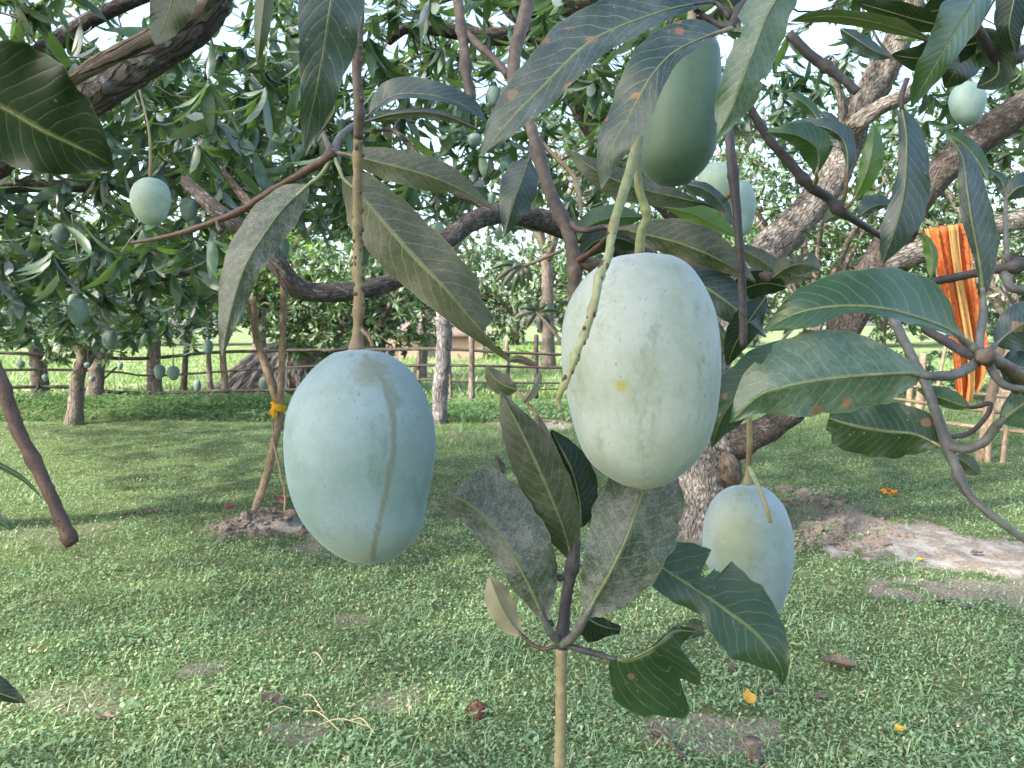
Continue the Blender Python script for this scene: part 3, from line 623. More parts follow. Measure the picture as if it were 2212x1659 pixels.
SM = [ # x, y, w, h, label, stalk length px, material
 (1548, 397, 84, 92, 'pale mango just behind the thin dark twig, left of its pair', 0, 'smallpale'),
 (1606, 450, 52, 122, 'bluish mango just right of the thin dark twig, behind large leaves', 0, 'small'),
 (2090, 224, 76, 93, 'pale round mango under dark leaves at upper right', 30, 'small'),
 (325, 436, 84, 104, 'largest mango on the left tree, lit on its left side', 190, 'smallpale'),
 (408, 452, 38, 50, 'small mango close right of the large lit left mango', 110, 'small'),
 (424, 482, 26, 34, 'small mango tucked half behind another, right of the lit left mango', 40, 'small'),
 (130, 506, 34, 46, 'small mango near the left edge behind a pointed leaf', 20, 'small'),
 (170, 673, 42, 59, 'blue mango on a long stalk at left, front one of a touching pair', 180, 'small'),
 (159, 655, 26, 40, 'mango mostly hidden behind the blue one on a long stalk at left', 60, 'small'),
 (235, 733, 29, 41, 'small blue mango below and right of the touching pair at left', 40, 'small'),
 (346, 803, 26, 32, 'small mango low at left above the rail, left of a hanging pair', 100, 'small'),
 (374, 806, 26, 32, 'small mango low at left above the rail, right of a hanging pair', 90, 'small'),
 (449, 750, 21, 31, 'small mango hanging beside the left fence post of pale wood', 50, 'small'),
 (427, 833, 18, 26, 'lowest small mango hanging in front of the left fence rail', 20, 'small'),
 (607, 537, 34, 50, 'mango hanging above the lichen branch beside the pale drooping leaf', 50, 'small'),
 (570, 828, 21, 28, 'small mango by the leaning sticks with the yellow tie', 60, 'small'),
 (845, 584, 33, 42, 'mango hanging against the right end of the curved lichen branch', 40, 'small'),
 (518, 684, 16, 27, 'small mango beside the tip of the pale drooping leaf', 60, 'small'),
 (946, 503, 32, 46, 'pale mango behind the upper edge of the long brown-green leaf', 40, 'smallpale'),
 (1026, 303, 32, 30, 'mango behind the lower tip of the big spotted leaf, upper centre', 30, 'small'),
 (1065, 208, 28, 46, 'mango peeping out behind the big spotted leaf at upper centre', 30, 'small'),
 (1062, 431, 16, 34, 'mango behind the left edge of the small hanging leaf, centre', 20, 'small'),
 (1056, 520, 14, 22, 'tiny pale mango in the gap left of the brown branch, left of two', 30, 'smallpale'),
 (1077, 505, 17, 28, 'tiny pale mango in the gap left of the brown branch, right of two', 30, 'smallpale'),
 (1644, 318, 13, 22, 'tiny mango at right of a far pair beside the dark slanting twig', 40, 'smallpale'),
 (1625, 323, 14, 21, 'tiny mango at left of a far pair beside the dark slanting twig', 40, 'smallpale'),
 (1646, 236, 15, 22, 'tiny mango far behind, just above the far pair beside the slanting twig', 40, 'small'),
 (2137, 261, 16, 21, 'tiny mango just right of the pale round one at upper right', 20, 'small'),
 (45, 787, 15, 18, 'tiny mango at far left above the rails, leftmost of all', 40, 'small'),
 (98, 816, 14, 17, 'tiny mango by the leftmost trunk behind the rails', 30, 'small'),
 (188, 789, 13, 13, 'tiny mango beside the forked pale trunk at left, the upper one', 30, 'small'),
 (199, 818, 12, 14, 'tiny mango beside the forked pale trunk at left, the lower one', 30, 'small'),
 (260, 791, 13, 17, 'tiny mango between two pale trunks at left, above the rail', 30, 'small'),
 (2128, 398, 16, 17, 'tiny mango behind the grey leaf at far right', 20, 'small'),
 (1093, 165, 14, 22, 'tiny mango beside the dark upright branch at top centre', 20, 'small'),
]
MROWS = [(0, .40, .60), (.06, .24, .80), (.15, .11, .92), (.3, .02, .99), (.45, 0, 1), (.6, .03, .97), (.72, .09, .92), (.83, .15, .88), (.92, .27, .79), (1, .47, .62)]
for i, (x, y, w_, h_, lab, st, mt) in enumerate(SM):
    d = {0: 1.75, 1: 1.85}.get(i, 0.098 * F / w_ if w_ > 20 else 0.085 * F / w_)
    if i == 1: d = 1.85
    if 20 <= i <= 23: d = 0.09 * F / max(w_, 24) 
    fl = (i % 3 == 1); k = 1 + (0.08 * math.sin(i * 2.3) if i > 3 else 0)
    rows = [(y - h_ / 2 + t * h_, x - w_ / 2 + (1 - b if fl else a) * w_ * k, x - w_ / 2 + (1 - a if fl else b) * w_ * k) for t, a, b in MROWS]
    sts = []
    if st:
        tx = (rows[0][1] + rows[0][2]) / 2; dx = 8 * math.sin(i * 1.7)
        sts = [('olive' if d < 6 else 'grey', [(tx + dx * st / 60, y - h_ / 2 - st, d + 0.02, 0.0028 / d * F), (tx + dx * 0.3, y - h_ / 2 - st * .5, d, 0.003 / d * F), (tx, y - h_ / 2 + 2, d, 0.005 / d * F)])]
    mango(rows, d, MM[mt], lab, sts, 20, 20, group=GRPM); MANGOES.append((x, y, max(w_, h_) / 2, d))

# ------------------------------------------------------------------ trees
KEEP_OUT += [(900, 500, 1260, 900, 9.5), (560, 640, 960, 900, 9), (-100, 746, 620, 900, 9.0), (1180, 430, 1700, 1200, 4.5), (1995, 470, 2110, 880, 6), (2110, 440, 2300, 520, 5.0),
             (1230, 100, 1345, 330, 3.0), (1600, 480, 1800, 700, 5.5), (700, 20, 790, 60, 20), (960, 30, 1100, 110, 5.5), (380, 20, 600, 110, 6)]
rg = random.Random(3)
# right tree: forked trunk with long limbs, unseen foliage over the camera is added for shade
base = GP(1495, 1165); TR = thing('mango_tree', base, 'old mango tree with a pale flaky low trunk, forked behind the two big mangoes', 'tree')
tube('trunk', [(1488, 1190, 5.6, 82), (1500, 1140, 5.6, 66), (1512, 1080, 5.6, 58), (1520, 1010, 5.6, 56), (1528, 960, 5.6, 62), (1530, 915, 5.6, 52), (1520, 850, 5.65, 44)], BARK['pale'], TR, 60, 34, 0.045)
tube('burl', [(1555, 985, 5.5, 10), (1572, 1000, 5.42, 24), (1580, 1030, 5.42, 22), (1575, 1052, 5.5, 8)], BARK['mid'], TR, 12, 12, 0.08)
LR = []
LR.append(limb(TR, [(1520, 860, 5.65, 44), (1540, 760, 5.7, 42), (1590, 640, 5.75, 41), (1660, 545, 5.8, 40), (1735, 465, 5.8, 36), (1800, 385, 5.8, 33), (1835, 310, 5.8, 27), (1860, 230, 5.75, 30), (1910, 150, 5.7, 32), (1960, 40, 5.6, 26), (2000, -120, 5.5, 20)], BARK['pale']))
LR.append(limb(TR, [(1545, 965, 5.6, 46), (1610, 950, 5.5, 34), (1690, 905, 5.4, 27), (1760, 830, 5.35, 30), (1830, 700, 5.3, 34), (1890, 590, 5.3, 38), (1990, 420, 5.2, 34), (2090, 320, 5.1, 34), (2230, 215, 5.0, 32), (2420, 40, 4.9, 26)], BARK['dark']))
LR.append(limb(TR, [(1822, 330, 5.8, 22), (1850, 270, 5.6, 20), (1905, 230, 5.5, 17), (1975, 195, 5.4, 15), (2080, 110, 5.3, 12)], BARK['pale']))
LR.append(limb(TR, [(1832, 300, 5.8, 14), (1820, 235, 5.75, 10), (1812, 190, 5.7, 8), (1800, 130, 5.6, 6)], BARK['pale'], n=14))
LR.append(limb(TR, [(1885, 596, 5.3, 20), (1930, 562, 5.22, 25), (2010, 537, 5.2, 24), (2110, 500, 5.2, 21), (2230, 472, 5.2, 20), (2500, 430, 5.2, 18)], BARK['pale']))
LR.append(limb(TR, [(1535, 790, 5.68, 36), (1480, 660, 5.2, 30), (1390, 560, 4.7, 28), (1250, 500, 4.2, 24), (1075, 462, 3.7, 22), (960, 520, 3.4, 21), (880, 592, 3.3, 20), (800, 622, 3.2, 20), (705, 632, 3.1, 20), (640, 622, 3.05, 21), (598, 568, 3.0, 21), (540, 505, 3.0, 19), (470, 455, 3.0, 16), (400, 390, 3.1, 12)], BARK['dark'], n=60))
LR.append(limb(TR, [(1590, 640, 5.75, 30), (1480, 480, 6.0, 26), (1380, 380, 6.2, 26), (1290, 280, 6.4, 28), (1200, 120, 6.5, 28), (1080, -20, 6.5, 26), (900, -160, 6.4, 22)], BARK['dark']))
LR.append(limb(TR, [(1460, 40, 6.6, 22), (1300, 60, 6.4, 24), (1180, 68, 6.3, 22), (1060, 80, 6.1, 18), (960, 65, 5.9, 15), (880, 60, 5.7, 13), (840, 90, 5.6, 9)], BARK['dark'], n=34))
LR.append(limb(TR, [(1700, 10, 6.2, 44), (1500, -5, 6.2, 48), (1230, -10, 6.2, 50), (1060, -60, 6.2, 40)], BARK['pale']))
LR.append(limb(TR, [(1075, 462, 3.7, 14), (1020, 430, 3.7, 9), (950, 395, 3.8, 8), (900, 330, 3.9, 6), (850, 280, 4.0, 5)], BARK['dark'], n=20))
LR.append(limb(TR, [(620, 600, 3.05, 12), (560, 470, 3.3, 10), (480, 370, 3.5, 8), (430, 300, 3.7, 6)], BARK['mid'], n=20))
for pts in ([(0, 5.6, 1.4), (0.8, 4.2, 3.4), (0.2, 1.5, 4.6), (-0.8, -1.5, 5.0)], [(1.4, 5.6, 1.6), (-1.0, 4.5, 4.2), (-3.0, 2.0, 5.0)], [(1.4, 5.6, 1.6), (3.0, 3.5, 4.0), (4.0, 0.5, 4.6)]):
    w3 = [(*p_, 0.11 - 0.025 * i) for i, p_ in enumerate(pts)]
    w3[0] = (1.38, 5.7, 1.9, 0.12); LR.append([q[:3] for q in smooth(w3, 14)])
cl = clusters([(640, -420, 1640, 120, 3.6, 8, 210), (640, 80, 1500, 420, 3.8, 8, 230), (560, -60, 1700, 340, 5.0, 9, 230), (700, 380, 1250, 520, 4.5, 8, 50), (1640, -450, 2500, 120, 3.6, 7, 110), (1600, 100, 2500, 330, 5.9, 8, 160)], rg)
grow(TR, cl, LR, rg, 0.225, 'near', T_MID, 300, 0.005, 'near', 'dark')
cl = [Vector((rg.uniform(-4.5, 5.5), rg.uniform(-4.5, 5.5), rg.uniform(3.7, 5.8))) for _ in range(260)]  # unseen overhead clusters, added to dapple the lawn
grow(TR, cl, LR, rg, 0.20, 'near', T_FAR, 0, 0.006, 'near', 'dark', skip_frame=True)

# left tree whose trunk stands outside the frame: limbs reach in
lb = Vector((-4.6, 5.2, 0)); TL = thing('mango_tree', lb, 'mango tree reaching in from the left, dense drooping leaves with hanging mangoes', 'tree')
tube('trunk', [(-4.6, 5.2, -0.05, 0.24), (-4.55, 5.2, 0.6, 0.18), (-4.45, 5.1, 1.3, 0.16), (-4.4, 5.0, 1.9, 0.15)], BARK['mid'], TL, 20, 14, 0.06, True)
LL = []
for pts in ([(-4.4, 5.0, 1.7, .09), (-3.4, 4.9, 2.3, .05), (-2.4, 5.0, 2.4, .035), (-1.5, 5.1, 2.7, .02)], [(-4.4, 5.0, 1.8, .1), (-3.5, 4.2, 2.7, .07), (-2.4, 3.8, 3.2, .045), (-1.4, 3.8, 3.3, .03)],
            [(-4.4, 5.0, 1.6, .08), (-3.3, 5.1, 1.75, .035), (-2.4, 5.2, 1.8, .024), (-1.7, 5.2, 1.95, .014)], [(-4.4, 5.0, 1.9, .1), (-3.6, 5.6, 3.2, .07), (-2.6, 5.8, 3.9, .05), (-1.2, 5.9, 4.2, .03)], [(-4.4, 5, 1.9, .09), (-5, 4.2, 3.2, .06), (-5.2, 3.0, 3.8, .04)]):
    LL.append(limb(TL, pts, BARK['dark'], world=True, sides=9, n=20))
cl = clusters([(-500, 120, 640, 480, 3.3, 7.5, 480), (-500, 450, 480, 640, 3.3, 7.2, 240), (-100, -60, 700, 340, 5.0, 8.5, 170), (-400, 620, 330, 735, 4.5, 7, 60), (-500, -450, 620, 140, 3.4, 7, 190), (430, 280, 760, 480, 4.0, 7.5, 90), (-300, 560, 470, 744, 7.6, 10.5, 200), (-300, 660, 330, 744, 7.6, 10.5, 110)], rg)
grow(TL, cl, LL, rg, 0.225, 'near', T_MID, 300, 0.004, 'near', 'mid')

cl = []  # unseen foliage added left of and behind the camera to block the sun
while len(cl) < 850:
    v = Vector((rg.gauss(0, 1), rg.gauss(0, 1), rg.gauss(0, 1))).normalized() * rg.random() ** .4
    cl.append(Vector((-5.2 + 3.6 * v.x, 0.6 + 4.6 * v.y, 5.2 + 2.0 * v.z)))
for _ in range(620):  # denser unseen clump added on the sun's path to shade the near mangoes
    v = Vector((rg.gauss(0, 1), rg.gauss(0, 1), rg.gauss(0, 1))).normalized() * rg.random() ** .4
    cl.append(Vector((-3.6 + 2.3 * v.x, -1.5 + 2.3 * v.y, 5.0 + 1.3 * v.z)))
grow(TL, cl, LL, rg, 0.22, 'near', T_FAR, 0, 0.006, 'near', 'mid', skip_frame=True)
# orchard trees standing along the fence at left
def small_tree(bx, by, label, h0, crown, n, bark='far', matk='mid', r=0.085, lean=0.1, fork=False, size=0.19, tm=T_FAR, name='mango_tree', group=None, seed=1, limbs=5):
    g0 = GP(bx, by); rgg = random.Random(seed); t = thing(name, g0, label, 'tree', group)
    top = g0 + Vector((lean, 0, h0)); x, y, z = g0
    tube('trunk', [(x, y, -0.06, r * 1.5), (x + lean * .15, y, h0 * .2, r * 1.1), (x + lean * .35, y, h0 * .55, r), (top.x, top.y, top.z, r * 0.85)], BARK[bark], t, 18, 11, 0.06, True)
    cx, cy, cz, rx, ry, rz = crown; c = Vector((x + cx, y + cy, cz)); LS = []
    for k in range(limbs):
        a = k * 6.283 / limbs + rgg.random(); e = Vector((math.cos(a) * rx * .8, math.sin(a) * ry * .8, rgg.uniform(-0.1, 0.8) * rz))
        p0 = top - Vector((0, 0, rgg.uniform(0, 0.25 * h0))); p3 = c + e; p1 = p0.lerp(p3, 0.4) + Vector((0, 0, 0.12 * rz)); 
        LS.append(limb(t, [(*p0, r * .6), (*p1, r * .42), (*p3, r * .16)], BARK[bark], world=True, sides=7, n=12))
    cl = []
    while len(cl) < n:
        v = Vector((rgg.gauss(0, 1), rgg.gauss(0, 1), rgg.gauss(0, 1))).normalized() * (rgg.random() ** 0.4)
        cl.append(c + Vector((v.x * rx, v.y * ry, v.z * rz)))
    grow(t, cl, LS, rgg, size, matk, tm, 0, r * 0.07, matk, bark)
    return t
GT = 'orchard trees along the fence'
small_tree(160, 918, 'small mango tree with a slim curved trunk in front of the left fence', 1.15, (0.1, 0.2, 2.15, 1.5, 1.2, 1.25), 380, r=0.1, lean=0.22, group=GT, seed=11)
small_tree(205, 873, 'mango tree with a straight pale trunk just behind the slim curved one', 1.2, (0.2, 0.3, 2.25, 1.6, 1.2, 1.3), 320, r=0.14, lean=0.18, group=GT, seed=12)
small_tree(90, 862, 'leftmost orchard tree, its trunk bound to the fence rails', 1.2, (-0.3, 0.3, 2.25, 1.7, 1.3, 1.4), 160, r=0.15, lean=-0.1, group=GT, seed=13)
small_tree(334, 864, 'orchard tree with a thick straight trunk used as fence post', 1.5, (0, 0.4, 2.55, 1.5, 1.2, 1.5), 340, r=0.13, lean=0.05, group=GT, seed=14)
small_tree(-150, 880, 'orchard tree beyond the left edge, its crown reaching into view', 1.2, (0, 0.2, 2.6, 1.6, 1.2, 1.3), 300, r=0.13, group=GT, seed=15)
small_tree(395, 852, 'fresh yellow-green leaved tree behind the left fence', 1.7, (1.4, 0.6, 2.7, 1.9, 1.0, 1.15), 380, r=0.06, lean=0.3, matk='fresh', seed=16, size=0.22)
# trees beyond the fence
small_tree(770, 852, 'bushy pale-leaved tree beyond the fence behind the left mango', 1.3, (-0.2, 0.3, 2.0, 2.4, 1.6, 1.35), 900, r=0.14, lean=0.3, matk='mid', seed=21, size=0.24, limbs=8)
small_tree(905, 815, 'leaning dark trunked tree beyond the fence, left of the grey pole', 2.6, (0.2, 0.5, 4.6, 3.0, 2.0, 1.9), 400, r=0.15, lean=0.6, seed=22, size=0.24)
small_tree(1185, 797, 'tall bare-trunked tree in the sunlit field beyond the fence', 4.2, (0.3, 0, 7.2, 3.6, 3.0, 2.6), 420, r=0.2, lean=-0.1, seed=23, size=0.32, tm=T_FAR, matk='far')
GF = 'far trees closing the view beyond the field'
FT = [(-120, 750, 'far dark tree at the left end of the tree line', 6.1, 4.3), (60, 742, 'far rounded tree behind the leftmost orchard trunk', 5.9, 5.4), (230, 747, 'far tall tree behind the low hut at left', 5.1, 5.2), (400, 746, 'far broad tree behind the fresh yellow-green tree', 5.5, 4.5), (560, 745, 'far pale tree left above the straw mound', 5.2, 5.4), (700, 750, 'far low tree right above the straw mound', 6.1, 5.1), (850, 745, 'far spreading tree behind the thatched hut, left side', 5.0, 4.3), (985, 741, 'far dense tree just right of the grey pole', 5.3, 4.7), (1110, 744, 'far dark tree below the drooping grey sprig', 6.0, 5.0), (1260, 746, 'far rounded tree behind the left edge of the largest mango', 5.0, 4.2), (1420, 744, 'far tall tree hidden mostly by the largest pale mango', 4.8, 5.0), (1580, 750, 'far broad tree between the largest mango and the pale limb', 5.7, 4.5), (1740, 749, 'far pale tree behind the pale slanting limb', 5.9, 5.4), (1900, 749, 'far low tree left of the orange cloth', 5.8, 5.5), (2050, 744, 'far spreading tree behind the orange cloth', 6.2, 5.7), (2200, 742, 'far dense tree at the right edge of the view', 5.8, 5.3), (2380, 745, 'far dark tree beyond the right end of the tree line', 5.4, 5.0)]
for i, (bx, by, lab, rx, rz) in enumerate(FT):
    small_tree(bx, by, lab, 2.2, (0, 0, 0.5 + rz * 0.86, rx, rx * .8, rz * .9), 400, r=0.3, lean=0.3, seed=40 + i, size=0.72, tm=T_FAR, matk='far', name='broadleaf_tree', group=GF, limbs=4)
# right-hand trees behind the forked one
small_tree(1760, 885, 'mango tree with hanging thin twigs behind the pale slanting limb', 1.5, (0.2, 0.5, 3.6, 2.4, 1.6, 2.3), 1050, r=0.12, lean=-0.1, matk='mid', seed=31, limbs=9, group='trees behind the forked mango tree')
small_tree(2175, 900, 'mango tree behind the orange cloth at right', 1.6, (0.2, 0.8, 3.5, 2.3, 1.6, 2.4), 1050, r=0.16, lean=0.2, matk='mid', seed=32, limbs=9, group='trees behind the forked mango tree')
small_tree(2600, 900, 'mango tree beyond the right edge with branches reaching in', 1.6, (0, 0.5, 3.6, 2.6, 1.8, 2.4), 600, r=0.16, matk='mid', seed=33, limbs=7, group='trees behind the forked mango tree')
small_tree(1420, 850, 'mango tree beyond the fence hidden behind the largest pale mango', 1.6, (0, 0.5, 4.3, 3.0, 1.8, 2.4), 700, r=0.15, matk='mid', seed=34, limbs=8, size=0.22, group='trees behind the forked mango tree')
small_tree(560, 830, 'tall tree above the straw mound, beyond the left fence', 2.3, (0, 0.5, 5.2, 3.2, 2.0, 2.6), 700, r=0.17, matk='mid', seed=35, limbs=8, size=0.24, group=GT)

# ------------------------------------------------------------------ fence, poles, huts
def wtube(name, pts, mat, parent, n=16, sides=8, bump=0.05): return tube(name, pts, mat, parent, n, sides, bump, True)
def fence(loc, label, posts, rails, group=None):
    f = thing('fence', loc, label, 'fence', group)
    for (bx, by, hgt, r, mt) in posts:
        g0 = GP(bx, by); k = random.uniform(-.03, .03)
        wtube('post', [(g0.x, g0.y, -0.08, r), (g0.x + k, g0.y, hgt * .5, r * .95), (g0.x + 2 * k, g0.y, hgt, r * .85)], BARK[mt], f, 12)
    for pts in rails:
        w3 = []
        for (bx, by, hgt, r) in pts:
            g0 = GP(bx, by); w3.append((g0.x, g0.y - 0.07, hgt, r))
        wtube('rail', w3, BARK['bamboo'], f, 26, 7, 0.08)
    return f
fence(GP(300, 866), 'dark bamboo rail fence lashed to trunks at left', [(455, 866, 1.25, .055, 'far'), (487, 858, 1.25, .075, 'stick')],
      [[(-400, 870, .95, .03), (0, 866, .95, .035), (200, 866, .86, .04), (340, 864, .84, .035), (480, 862, .95, .035), (760, 862, 1.0, .03)],
       [(-400, 872, .6, .025), (90, 866, .62, .028), (250, 866, .58, .022), (340, 866, .50, .022), (560, 864, .62, .022), (760, 862, .7, .02)],
       [(-400, 874, .2, .03), (90, 868, .30, .035), (170, 868, .26, .035), (300, 868, .17, .035), (480, 866, .2, .035), (760, 864, .22, .03)],
       [(30, 880, .02, .025), (80, 876, .25, .025), (90, 866, .34, .022)], [(195, 874, .15, .02), (230, 868, .45, .02), (265, 866, .72, .018)]])
fence(GP(1000, 868), 'dark pole fence with thin posts behind the grey weathered pole', [(904, 866, 1.05, .04, 'far'), (974, 868, 1.25, .045, 'far'), (1019, 874, 1.35, .06, 'far'), (840, 860, 1.1, .04, 'far'), (1100, 868, 1.2, .05, 'far'), (1158, 862, 1.3, .05, 'bamboo')],
      [[(700, 862, .98, .03), (840, 862, 1.0, .035), (960, 868, 1.03, .035), (1100, 868, .96, .03), (1300, 864, .88, .028)], [(700, 862, .62, .025), (900, 866, .70, .03), (1040, 869, .71, .03), (1180, 866, .66, .025), (1320, 864, .66, .022)],
       [(740, 862, .34, .02), (900, 866, .42, .025), (1050, 868, .38, .022), (1240, 866, .36, .02)], [(1090, 868, .2, .015), (1200, 866, .24, .015), (1300, 864, .2, .015)]])
gp = GP(954, 912); pl = thing('weathered_pole', gp, 'thick grey weathered pole standing before the fence in the centre', 'pole')
wtube('shaft', [(gp.x - .03, gp.y, -0.1, .125), (gp.x - .02, gp.y, .4, .12), (gp.x + 0.02, gp.y, .9, .115), (gp.x + 0.05, gp.y, 1.35, .12), (gp.x + .03, gp.y, 1.62, .115)], BARK['post'], pl, 22, 14, 0.06)
wtube('broken_top', [(gp.x + .03, gp.y, 1.6, .10), (gp.x + .0, gp.y, 1.72, .085), (gp.x - .08, gp.y, 1.78, .05)], BARK['post'], pl, 8, 10, 0.12)
fr = fence(GP(2140, 935), 'low pale pole fence at far right behind the trunk', [], [])
for (bx, by, hgt, r) in ((2116, 1000, 1.3, .05), (2132, 1004, 0.65, .03), (2165, 1006, 0.5, .025), (1985, 905, 1.05, .06), (1962, 900, .9, .05), (2014, 910, 1.3, .03)):
    g0 = GP(bx, by); k = 0.16 if hgt == 1.3 else 0.03
    wtube('post', [(g0.x, g0.y, -0.05, r * 1.2), (g0.x + k * .5, g0.y, hgt * .5, r), (g0.x + k * 1.1, g0.y, hgt, r * .85)], BARK['stick'], fr, 12)
for z in (.2, .42, .62):
    a0, a1 = GP(1900, 940), GP(2420, 985); wtube('rail', [(a0.x, a0.y, z + .1, .022), ((a0.x + a1.x) / 2, (a0.y + a1.y) / 2, z, .025), (a1.x, a1.y, z - .02, .02)], BARK['stick'], fr, 14)
# straw mound
sm_ = NT('straw'); p = sm_.wpos(); mp = sm_.n('Mapping'); sm_.set(mp.inputs[0], p); mp.inputs['Scale'].default_value = (14, 14, 1.6)
n1 = sm_.noise(mp.outputs[0], 3, 4, 0.7); sep = sm_.n('SeparateXYZ'); sm_.set(sep.inputs[0], p)
cst = sm_.mix(sm_.ramp(n1, 0.3, 0.7), (0.28, 0.25, 0.23), (0.46, 0.43, 0.40)); cst = sm_.mix(sm_.ramp(sm_.math('ADD', sep.outputs[2], sm_.math('MULTIPLY', sm_.noise(p, 4, 3), 1.1)), 1.25, 0.75), cst, (0.30, 0.205, 0.12))
STRAW = sm_.done(sm_.bsdf(cst, 0.95, sm_.bump(n1, 0.9, 0.05), 0.1))
m = NT('loose_straw'); r_a = m.n('Attribute', attribute_name='rnd').outputs['Fac']
straw_mat = m.done(m.bsdf(m.mix(m.ramp(r_a, .3, 1), m.mix(m.ramp(r_a, 0, .4), (0.22, 0.18, 0.14), (0.34, 0.30, 0.27)), (0.48, 0.45, 0.42)), 0.9, None, 0.1))
def mound(name, c, rx, ry, h, label, cat, mat, seed=0, nth=40, nr=14, tufts=5200):
    r_ = np.random.default_rng(seed); V = []; root = thing(name, c, label, cat)
    for i in range(nr):
        s = i / (nr - 1); rr = (1 - s) ** 0.62 + 0.02
        for k in range(nth):
            a = 6.283 * k / nth; b = 1 + r_.normal(0, .05) + 0.09 * math.sin(3 * a + seed) + 0.05 * math.sin(7 * a + 2 * seed)
            V.append((c.x + rx * rr * b * math.cos(a), c.y + ry * rr * b * math.sin(a), -0.03 + h * (s ** 0.9) * (1 + r_.normal(0, .015))))
    Fs = [(i * nth + k, i * nth + (k + 1) % nth, (i + 1) * nth + (k + 1) % nth, (i + 1) * nth + k) for i in range(nr - 1) for k in range(nth)] + [tuple((nr - 1) * nth + k for k in range(nth))]
    link('heap', mesh('heap', V, Fs), root, mat)
    # loose stalks lying down the slope
    sv, sq = [], []
    for _ in range(tufts):
        j = r_.integers(0, (nr - 3) * nth); v0 = np.array(V[j + nth * 2 if j + nth * 2 < len(V) else j]); d = v0 - np.array([c.x, c.y, v0[2]]); d /= np.linalg.norm(d) + 1e-6
        L_ = r_.uniform(.15, .5); v0 = v0 + d * .02; e = v0 + d * L_ * r_.uniform(.75, 1.1) + np.array([r_.normal(0, .05), r_.normal(0, .05), -L_ * .62]); sd = np.cross(d, [0, 0, 1]) * 0.013
        b = len(sv); sv += [v0 - sd, v0 + sd, e + sd, e - sd]; sq.append((b, b + 1, b + 2, b + 3))
    o = link('loose_straw', bigmesh('loose_straw', np.array(sv), np.array(sq), np.repeat(r_.random(len(sq)), 4)), root, straw_mat); o['kind'] = 'stuff'
    return root
mc = GP(630, 842); mound('straw_mound', mc, 1.6, 1.3, 1.2, 'grey and brown straw mound beyond the left fence', 'straw mound', STRAW, 2)
# thatched huts
def hut(bx, by, wd, dp, wall_h, roof_h, label, seed):
    c = GP(bx, by); h = thing('thatched_hut', c, label, 'hut'); mw = NT('mud_wall'); pp = mw.wpos(); nn = mw.noise(pp, 6, 4, 0.7)
    MW = mw.done(mw.bsdf(mw.mix(nn, (0.24, 0.17, 0.13), (0.36, 0.27, 0.21)), 0.95, mw.bump(nn, 0.5, 0.03), 0.1))
    x0, x1, y0, y1 = c.x - wd / 2, c.x + wd / 2, c.y - dp / 2, c.y + dp / 2
    V = [(x, y, z) for z in (-0.1, wall_h) for x, y in ((x0, y0), (x1, y0), (x1, y1), (x0, y1))]
    link('wall', mesh('wall', V, [(0, 1, 5, 4), (1, 2, 6, 5), (2, 3, 7, 6), (3, 0, 4, 7), (4, 5, 6, 7)]), h, MW, False)
    # doorway leaf and posts
    link('door', mesh('door', [(c.x - .4, y0 - .02, 0), (c.x + .35, y0 - .02, 0), (c.x + .35, y0 - .02, wall_h - .25), (c.x - .4, y0 - .02, wall_h - .25), (c.x - .4, y0 + .02, 0), (c.x + .35, y0 + .02, 0), (c.x + .35, y0 + .02, wall_h - .25), (c.x - .4, y0 + .02, wall_h - .25)], [(0, 1, 2, 3), (0, 4, 5, 1), (1, 5, 6, 2), (2, 6, 7, 3), (3, 7, 4, 0)]), h, BARK['dark'], False)
    r_ = random.Random(seed); V = []; nn_ = 28; ov = 0.45; rows = 7
    for i in range(rows):
        s = i / (rows - 1)
        for k in range(nn_):
            a = 6.283 * k / nn_; sq = 1 / max(abs(math.cos(a)), abs(math.sin(a))) ** 0.6
            V.append((c.x + (wd / 2 + ov) * (1 - .86 * s) * math.cos(a) * sq, c.y + (dp / 2 + ov) * (1 - .97 * s) * math.sin(a) * sq, wall_h - .25 + roof_h * s ** 0.9 + r_.gauss(0, .03)))
    Fs = [(i * nn_ + k, i * nn_ + (k + 1) % nn_, (i + 1) * nn_ + (k + 1) % nn_, (i + 1) * nn_ + k) for i in range(rows - 1) for k in range(nn_)] + [tuple((rows - 1) * nn_ + k for k in range(nn_)), tuple(range(nn_))[::-1]]
    link('roof', mesh('roof', V, Fs), h, BARK['far'])
    for sx in (-1, 1): wtube('post', [(c.x + sx * (wd / 2 + .2), y0 - .35, -.05, .05), (c.x + sx * (wd / 2 + .2), y0 - .35, wall_h, .045)], BARK['far'], h, 6)
hut(948, 771, 4.2, 3, 1.2, 1.15, 'small thatched mud hut beyond the field, right behind the grey pole', 1)
